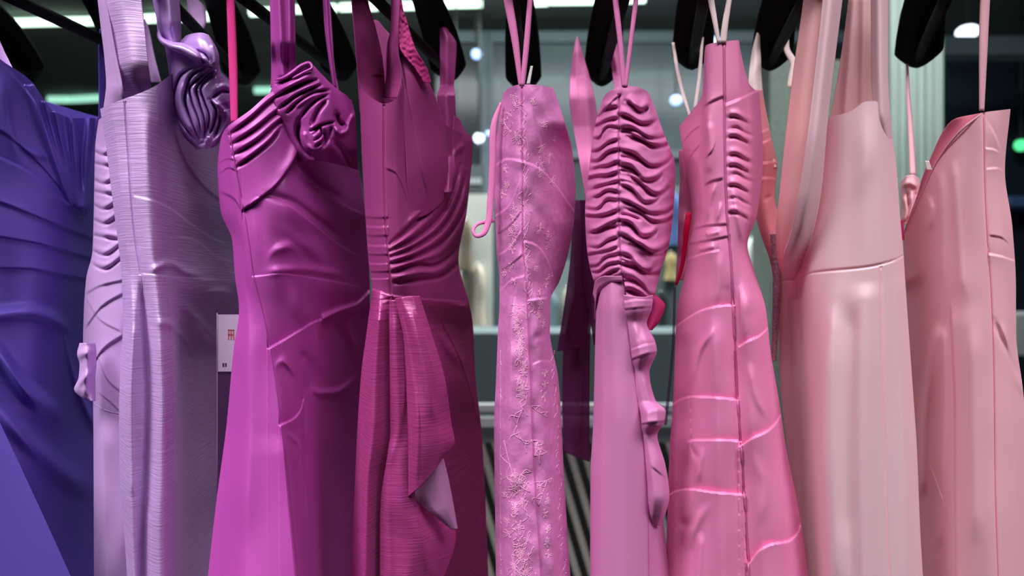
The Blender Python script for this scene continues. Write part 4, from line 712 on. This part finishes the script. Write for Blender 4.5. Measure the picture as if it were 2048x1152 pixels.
panel('far_bodice', [(300, [1358, 1366, 1376], [104, 103, 103]), (360, [1360, 1372, 1386]), (400, [1358, 1372, 1388]), (480, [1356, 1370, 1384]), (560, [1352, 1362, 1376])], M7, g, [W(3, 18, 24, 84)])
ribbon('side_ribbon', [(1378, 425, 97, 10), (1374, 450, 97, 12), (1370, 490, 98, 9), (1362, 540, 99, 7), (1352, 570, 99.5, 5)], cloth('red_tape', (206, 20, 70), .5), g)
panel('care_label', [(575, [1347, 1352], [99, 99]), (660, [1345, 1350]), (850, [1328, 1334])], glassy('sleeve', (150, 110, 160), .88, .15), g)

# ------------------------------------------------------------------ 9 peach gown
g = gown(1720, 'pale peach crepe gown with broad shoulder band draped down its side')
rows = [([470, 350, 238, 223, 203, 202, 214, 236], [1562, 1602, 1655, 1700, 1732, 1750, 1764, 1779], [104, 99, 93.5, 91.4, 90.4, 90.3, 90.8, 92.5]), ([500, 420, 340, 335, 330, 330, 330, 335], [1558, 1600, 1648, 1695, 1735, 1755, 1775, 1793], [104, 99, 94, 91.4, 90.2, 90.2, 91, 93.5]), ([530, 490, 450, 440, 435, 430, 430, 430], [1557, 1600, 1640, 1690, 1735, 1758, 1780, 1800]), ([564, 556, 546, 539, 534, 530, 521, 511], [1556, 1592, 1624, 1685, 1735, 1762, 1787, 1807], [105, 101, 94.5, 91.2, 90.2, 90.2, 91, 94]),
        (600, [1557, 1594, 1621, 1676, 1730, 1763, 1791, 1813], [105.6, 102, 95, 91.1, 90.1, 90.1, 91, 94]), (740, [1559, 1595, 1619, 1655, 1716, 1765, 1798, 1823], [107, 104, 96.5, 90.8, 89.8, 89.8, 91, 94]), (900, [1575, 1602, 1622, 1652, 1715, 1770, 1806, 1834]), (1050, [1594, 1612, 1630, 1660, 1722, 1774, 1812, 1840]), (1185, [1611, 1625, 1638, 1668, 1730, 1780, 1818, 1848]), (HEM, [1600, 1630, 1660, 1710, 1790, 1850, 1900, 1940])]
f9 = [RH([(1556, 564), (1592, 556), (1624, 546), (1735, 534), (1787, 521), (1807, 511)], -2.2, 2.2, (0, 0)), RV([(1762, 535), (1764, 700), (1770, 900), (1779, 1185)], -1.6, 3, (0, 0)), RV([(1735, 210), (1735, 300), (1705, 420)], 3, 22), RV([(1590, 600), (1595, 800), (1605, 1100)], 6, 9, (0, 0)), RV([(1690, 580), (1685, 800), (1690, 1100)], -3, 16), RV([(1668, 600), (1665, 900), (1675, 1185)], 2.5, 14), RV([(1735, 560), (1730, 800), (1735, 1185)], 5, 22, (40, 0)), RV([(1800, 540), (1808, 800), (1815, 1185)], 4, 12, (40, 0)), RV([(1706, 600), (1700, 900), (1708, 1185)], -4, 12, (60, 0)), W(1.2, 60, 500, 91)]
s9 = sheet(rows, f9, close=8)
sheet_obj('bodice', s9, M8, g, 0, 3); sheet_obj('skirt', s9, M8, g, 3)
seam('side_seam', s9, [(1762, 536), (1764, 700), (1770, 900), (1774, 1050), (1780, 1180)], mat('peach_thread', (255, 176, 189), .6, bump=.05, bscale=900), g, .0005)
bd = panel('shoulder_band', [(-54, [1650, 1664, 1690], [89, 88.6, 90]), (0, [1645, 1660, 1684]), (120, [1632, 1646, 1669]), (250, [1617, 1632, 1654]), (380, [1598, 1614, 1642], [90.2, 89.8, 91.6]), (470, [1580, 1596, 1624], [92.8, 92.4, 94.4]), (520, [1566, 1580, 1606], [95.8, 95.4, 97.6]), (560, [1568, 1578, 1592], [102, 101.6, 102.4])], M8, g, [RV([(1668, -54), (1640, 200), (1600, 480)], 2, 10, (0, 30))], solid=.0014)
panel('band_glow_side', [(-54, [1612, 1632, 1654], [92.4, 90.6, 89.8]), (0, [1607, 1627, 1649]), (120, [1590, 1612, 1636]), (250, [1574, 1597, 1621]), (380, [1560, 1580, 1602], [93.6, 92, 91.2]), (470, [1552, 1567, 1584], [96, 94.6, 94]), (520, [1556, 1562, 1570], [98.6, 97.6, 97]), (545, [1562, 1566, 1570], [101, 100.6, 100.2])], cloth('peach_glow', (252, 194, 196), .5, .3, trans=.2, tcol=(250, 140, 130), bump=.03), g, [W(.5, 60, 240, 94)], sub=bd, solid=.001)  # inner side of the band; light glowing through it is put into the coral
panel('inner_strap', [(-54, [1702, 1725, 1748], [97, 95.5, 95]), (0, [1697, 1722, 1746]), (120, [1681, 1715, 1745]), (236, [1660, 1704, 1745])], M8s, g, [RV([(1705, 0), (1690, 230)], 4, 8, (0, 0)), RV([(1728, 0), (1724, 230)], 3, 7, (0, 0))])
panel('strap', [(-54, [1741, 1760, 1777], [91.5, 90.2, 91.2]), (0, [1742, 1760, 1776]), (150, [1743, 1761, 1776]), (225, [1748, 1764, 1780], [91, 90.2, 91.6]), (300, [1760, 1774, 1787], [92, 92, 94])], M8, g, [W(.8, 30, 200, 95)])
CO = cloth('coral_glow_cloth', (250, 158, 172), .5, .3, trans=.12, tcol=(250, 130, 130))  # coral colour stands for light shining through the far side of the gown
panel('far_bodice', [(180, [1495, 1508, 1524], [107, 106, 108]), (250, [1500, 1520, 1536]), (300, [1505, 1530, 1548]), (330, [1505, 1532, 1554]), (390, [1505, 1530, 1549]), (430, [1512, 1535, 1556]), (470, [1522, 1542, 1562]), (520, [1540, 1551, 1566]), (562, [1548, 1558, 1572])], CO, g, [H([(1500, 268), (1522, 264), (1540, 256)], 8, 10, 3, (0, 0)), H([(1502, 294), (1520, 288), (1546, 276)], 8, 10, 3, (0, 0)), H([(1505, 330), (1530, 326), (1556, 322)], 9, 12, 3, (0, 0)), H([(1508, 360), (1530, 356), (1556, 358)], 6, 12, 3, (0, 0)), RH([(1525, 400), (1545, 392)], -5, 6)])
panel('strap', [(60, [1515, 1517, 1519], [119, 119, 119]), (110, [1503, 1512, 1521], [118, 117, 118]), (170, [1497, 1511, 1524], [114, 113, 114]), (250, [1518, 1528, 1537], [110, 109, 110]), (335, [1545, 1550, 1555], [107, 107, 108])], IV, g, [])
ribbon('strap', [(1566, 30, 119, 6), (1572, 60, 119, 10), (1574, 100, 117, 12), (1588, 130, 115, 14), (1584, 150, 114, 14), (1578, 175, 113, 8)], IV, g)
panel('lace_label', [(468, [1540, 1549, 1558], [104, 103.6, 104]), (560, [1546, 1554, 1562]), (640, [1545, 1551, 1558]), (722, [1543, 1547, 1552])], cloth('lace_tape', (176, 128, 150), .7, .1, bump=.8, bscale=260, var=.5), g, [])

# ------------------------------------------------------------------ 10 salmon gown
g = gown(1960, 'salmon pink crepe gown with slanted neckline, rightmost on the rack')
rows = [([470, 432, 386, 314, 257, 225, 221, 218], [1806, 1822, 1845, 1880, 1926, 1967, 1995, 2021], [106, 102, 98, 94, 91.2, 90.2, 90.4, 92.5]), ([520, 500, 468, 428, 392, 355, 346, 342], [1808, 1828, 1852, 1885, 1930, 1969, 1992, 2010], [106, 102, 98, 93.5, 91, 90.2, 90.6, 93]), ([560, 550, 530, 508, 488, 468, 462, 456], [1810, 1830, 1855, 1890, 1935, 1974, 2002, 2025]), (580, [1812, 1832, 1858, 1893, 1940, 1982, 2008, 2032], [107, 103, 98, 93.5, 90.8, 90, 90.6, 93.5]), (660, [1815, 1836, 1861, 1896, 1945, 1986, 2012, 2032]), (780, [1820, 1845, 1868, 1902, 1948, 1989, 2018, 2046]), (950, [1830, 1850, 1875, 1908, 1950, 1990, 2025, 2062]), (1185, [1839, 1860, 1884, 1913, 1956, 1997, 2037, 2084]), (HEM, [1860, 1885, 1915, 1960, 2020, 2080, 2140, 2200])]
fA = [RV([(1967, 228), (1969, 350), (1974, 468), (1982, 580), (1988, 750), (1990, 950), (1997, 1185)], -1.2, 2.2, (0, 0)), RV([(1855, 385), (1862, 420), (1856, 470)], 7, 7), RV([(1878, 330), (1885, 450), (1880, 580)], 3, 10), RV([(1905, 310), (1915, 450), (1925, 600)], 2, 9), Vf([(1970, 235), (1985, 260), (2000, 300), (2002, 320)], -5, 12, 4), H([(1968, 296), (1985, 298), (2002, 306)], 4, 12, 3), H([(1970, 338), (1992, 336), (2010, 342)], 4, 12, 3), H([(1976, 470), (2000, 474), (2022, 490)], -4, 12, 3), H([(1978, 508), (2000, 512), (2030, 522)], 6, 16, 4, (0, 0)), RV([(2000, 640), (2030, 740), (2050, 800)], 4, 7), PL([(1988, 640), (2010, 690), (2040, 760)], -4, 6),
      Vf([(1900, 600), (1905, 700), (1910, 850), (1910, 1000), (1912, 1185)], 12, 30, 6, (40, 0)), RV([(1878, 640), (1862, 740), (1848, 860), (1845, 1000)], 9, 9), RV([(1886, 650), (1890, 760), (1884, 900), (1880, 1100)], 5, 7), RH([(1850, 905), (1870, 960), (1892, 1020)], 3, 4), RV([(1950, 640), (1945, 800), (1950, 1100)], 3, 16), W(1.4, 60, 300, 101), W(.8, 90, 90, 102)]
sA = sheet(rows, fA, close=8)
sheet_obj('gown_body', sA, M9, g)
seam('side_seam', sA, [(1967, 230), (1969, 350), (1974, 468), (1982, 580), (1988, 750), (1990, 950), (1997, 1180)], mat('salmon_thread', (226, 119, 144), .6, bump=.05, bscale=900), g, .0007)
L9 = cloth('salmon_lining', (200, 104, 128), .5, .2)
panel('lining', [([226, 226, 227], [1964, 1963, 1960], [90.8, 92, 93]), ([255, 246, 239], [1930, 1922, 1908], [91.6, 94, 95]), ([290, 276, 262], [1902, 1896, 1887], [93, 96, 97]), ([330, 318, 306], [1874, 1870, 1866], [95, 98, 99]), ([372, 362, 350], [1854, 1852, 1847], [97, 100, 101]), ([420, 410, 396], [1832, 1834, 1833], [101, 103, 104]), ([462, 455, 440], [1812, 1814, 1816], [105, 106, 107])], L9, g, [])
roll('neck_edge', [(1966, 226, 90.2, 4), (1926, 257, 91.1, 5), (1880, 314, 93.8, 5), (1846, 384, 97.8, 5), (1822, 432, 101.8, 5), (1808, 466, 105.6, 4)], .25, M9, g)
panel('gathered_knot', [([362, 352, 350, 358], [1804, 1814, 1826, 1838], [112, 110, 109.6, 111]), ([385, 380, 378, 382], [1802, 1815, 1828, 1840], [111, 109, 108.6, 110]), ([420, 418, 414, 410], [1804, 1814, 1825, 1836], [110, 108.6, 108.2, 109]), ([452, 450, 446, 440], [1802, 1808, 1816, 1824], [109.5, 108.5, 108.2, 109])], M9, g, [PL([(1806, 372), (1818, 366), (1836, 374)], 8, 5), PL([(1808, 392), (1812, 420), (1806, 445)], 7, 4), PL([(1822, 388), (1824, 412), (1816, 440)], 6, 4), PL([(1815, 384), (1818, 415)], -7, 3), PL([(1830, 384), (1830, 405)], -6, 3)], solid=.002)
panel('strap_clip', [(322, [1850, 1858], [95.4, 95.2]), (340, [1854, 1864])], mat('clip_clear', (244, 226, 228), .2, bump=.02, bscale=90), g, solid=.002)
ribbon('strap', [(1814, 128, 121, 5), (1816, 190, 118, 8), (1821, 260, 115, 11), (1826, 350, 111, 13)], M9, g)
ribbon('strap', [(1974, -60, 89.5, 18), (1970, 0, 89.8, 19), (1966, 110, 90, 16), (1963, 222, 90.3, 10)], M9, g)
panel('waist_bow', [(440, [1799, 1806], [104, 104]), (480, [1802, 1809])], HP, g)

# ------------------------------------------------------------------ hangers and rail
black = mat('black_velvet_plastic', (7, 6, 7), .6, spec=.15, bump=.05, bscale=500)
steel = mat('steel', (150, 150, 155), .3, 1., bump=.01, bscale=200)
RZ, RY = ZC+.615, 1.09
def sweep(P, wd, th, n=44, ring=18):
    P = np.array(P, float); t = np.linspace(0, 1, len(P)); q = np.linspace(0, 1, n)
    C = pchip(t, P, q); Wd = pchip(t, np.array(wd, float), q); Th = pchip(t, np.array(th, float), q)
    T = np.gradient(C, axis=0); T /= np.linalg.norm(T, axis=1, keepdims=True)
    S = np.cross(T, np.array([0, 0, 1.])); S /= np.linalg.norm(S, axis=1, keepdims=True); N = np.cross(S, T)
    cap = np.sqrt(np.clip(np.minimum(np.arange(n)+.1, n-1-np.arange(n)+.1)/9., 0, 1))[:, None, None]
    a = np.linspace(0, 2*np.pi, ring, endpoint=False)
    V = C[:, None]+cap*(S[:, None]*(Wd/2)[:, None, None]*np.cos(a)[None, :, None]+N[:, None]*(Th/2)[:, None, None]*np.sin(a)[None, :, None])
    Q = quads(n, ring, True).tolist(); Q.append(list(range(ring))); Q.append([(n-1)*ring+k for k in range(ring)][::-1])
    return V.reshape(-1, 3), Q
def hanger(ex, ey, nx, label, wide=.070):
    dE = .40*F/(CY-ey); dN = .40*F/(CY+54)
    E, Nn = P3(ex, ey, dE), P3(nx, -54, dN)
    neck = (E+Nn)/2; neck.z += .105
    t = thing('clothes_hanger', neck, label, 'hanger', 'black hangers on the rail')
    for A in (E, Nn):
        wd = wide if A is E else .045
        P = [A+Vector((0, 0, -.012)), A.lerp(neck, .12)+Vector((0, 0, .002)), A.lerp(neck, .35)+Vector((0, 0, .018)), A.lerp(neck, .7)+Vector((0, 0, .016)), neck]
        V, Q = sweep([tuple(p) for p in P], [wd*.8, wd, wd*.92, wd*.7, wd*.5], [.03, .036, .034, .028, .022]); mesh_obj('arm', V, Q, black, t)
    a_, b_ = E.lerp(Nn, .05), E.lerp(Nn, .95)
    V, Q = tube_mesh([a_, a_.lerp(b_, .3), a_.lerp(b_, .7), b_], .0085, 10); mesh_obj('bar', V, Q, black, t)
    top = Vector((neck.x, RY, RZ)); P = [neck+Vector((0, 0, -.005)), neck+Vector((0, (RY-neck.y)*.5, .035))]
    for a in np.linspace(-.5*math.pi, 1.15*math.pi, 12): P.append(top+Vector((0, .021*math.cos(a), .021*math.sin(a))))
    V, Q = tube_mesh(P, .0028, 8); mesh_obj('hook', V, Q, steel, t)
hanger(66, 150, -390, 'black hanger behind the shoulder of the indigo gown')
hanger(258, 105, -85, 'black hanger behind the strap of the lavender gown, holding the mauve gown')
hanger(490, 158, 285, 'black hanger of the lavender gown, its rounded end beside the pink loop')
hanger(688, 150, 420, 'black hanger of the magenta gown, ending behind the raspberry gown strap')
hanger(903, 150, 700, 'black hanger of the raspberry gown with a strap looped over its end')
hanger(1048, 172, 1020, 'black hanger of the lace gown behind its top edge')
hanger(1203, 160, 1262, 'black hanger of the ruched gown with pink straps on both sides')
hanger(1384, 126, 1418, 'black hanger of the tucked gown between thin ivory straps')
hanger(1540, 128, 1636, 'black hanger of the peach gown beside its broad shoulder band')
hanger(1834, 122, 1915, 'black hanger of the salmon gown in front of the ribbed pillar', .074)
rl = thing('clothes_rail', (0, RY, 0), 'steel clothes rail carrying the hangers above the gowns', 'clothes rail')
V, Q = tube_mesh([(-1.5, RY, RZ), (-.5, RY, RZ), (.5, RY, RZ), (1.5, RY, RZ)], .016, 14); mesh_obj('rail', V, Q, steel, rl)
for x in (-1.5, 1.5):
    V, Q = tube_mesh([(x, RY, 0.03), (x, RY, .8), (x, RY, RZ)], .016, 14); mesh_obj('upright', V, Q, steel, rl)
    V, Q = box(x-.03, x+.03, RY-.3, RY+.3, 0, .03); mesh_obj('foot', V, Q, steel, rl, smooth=False)
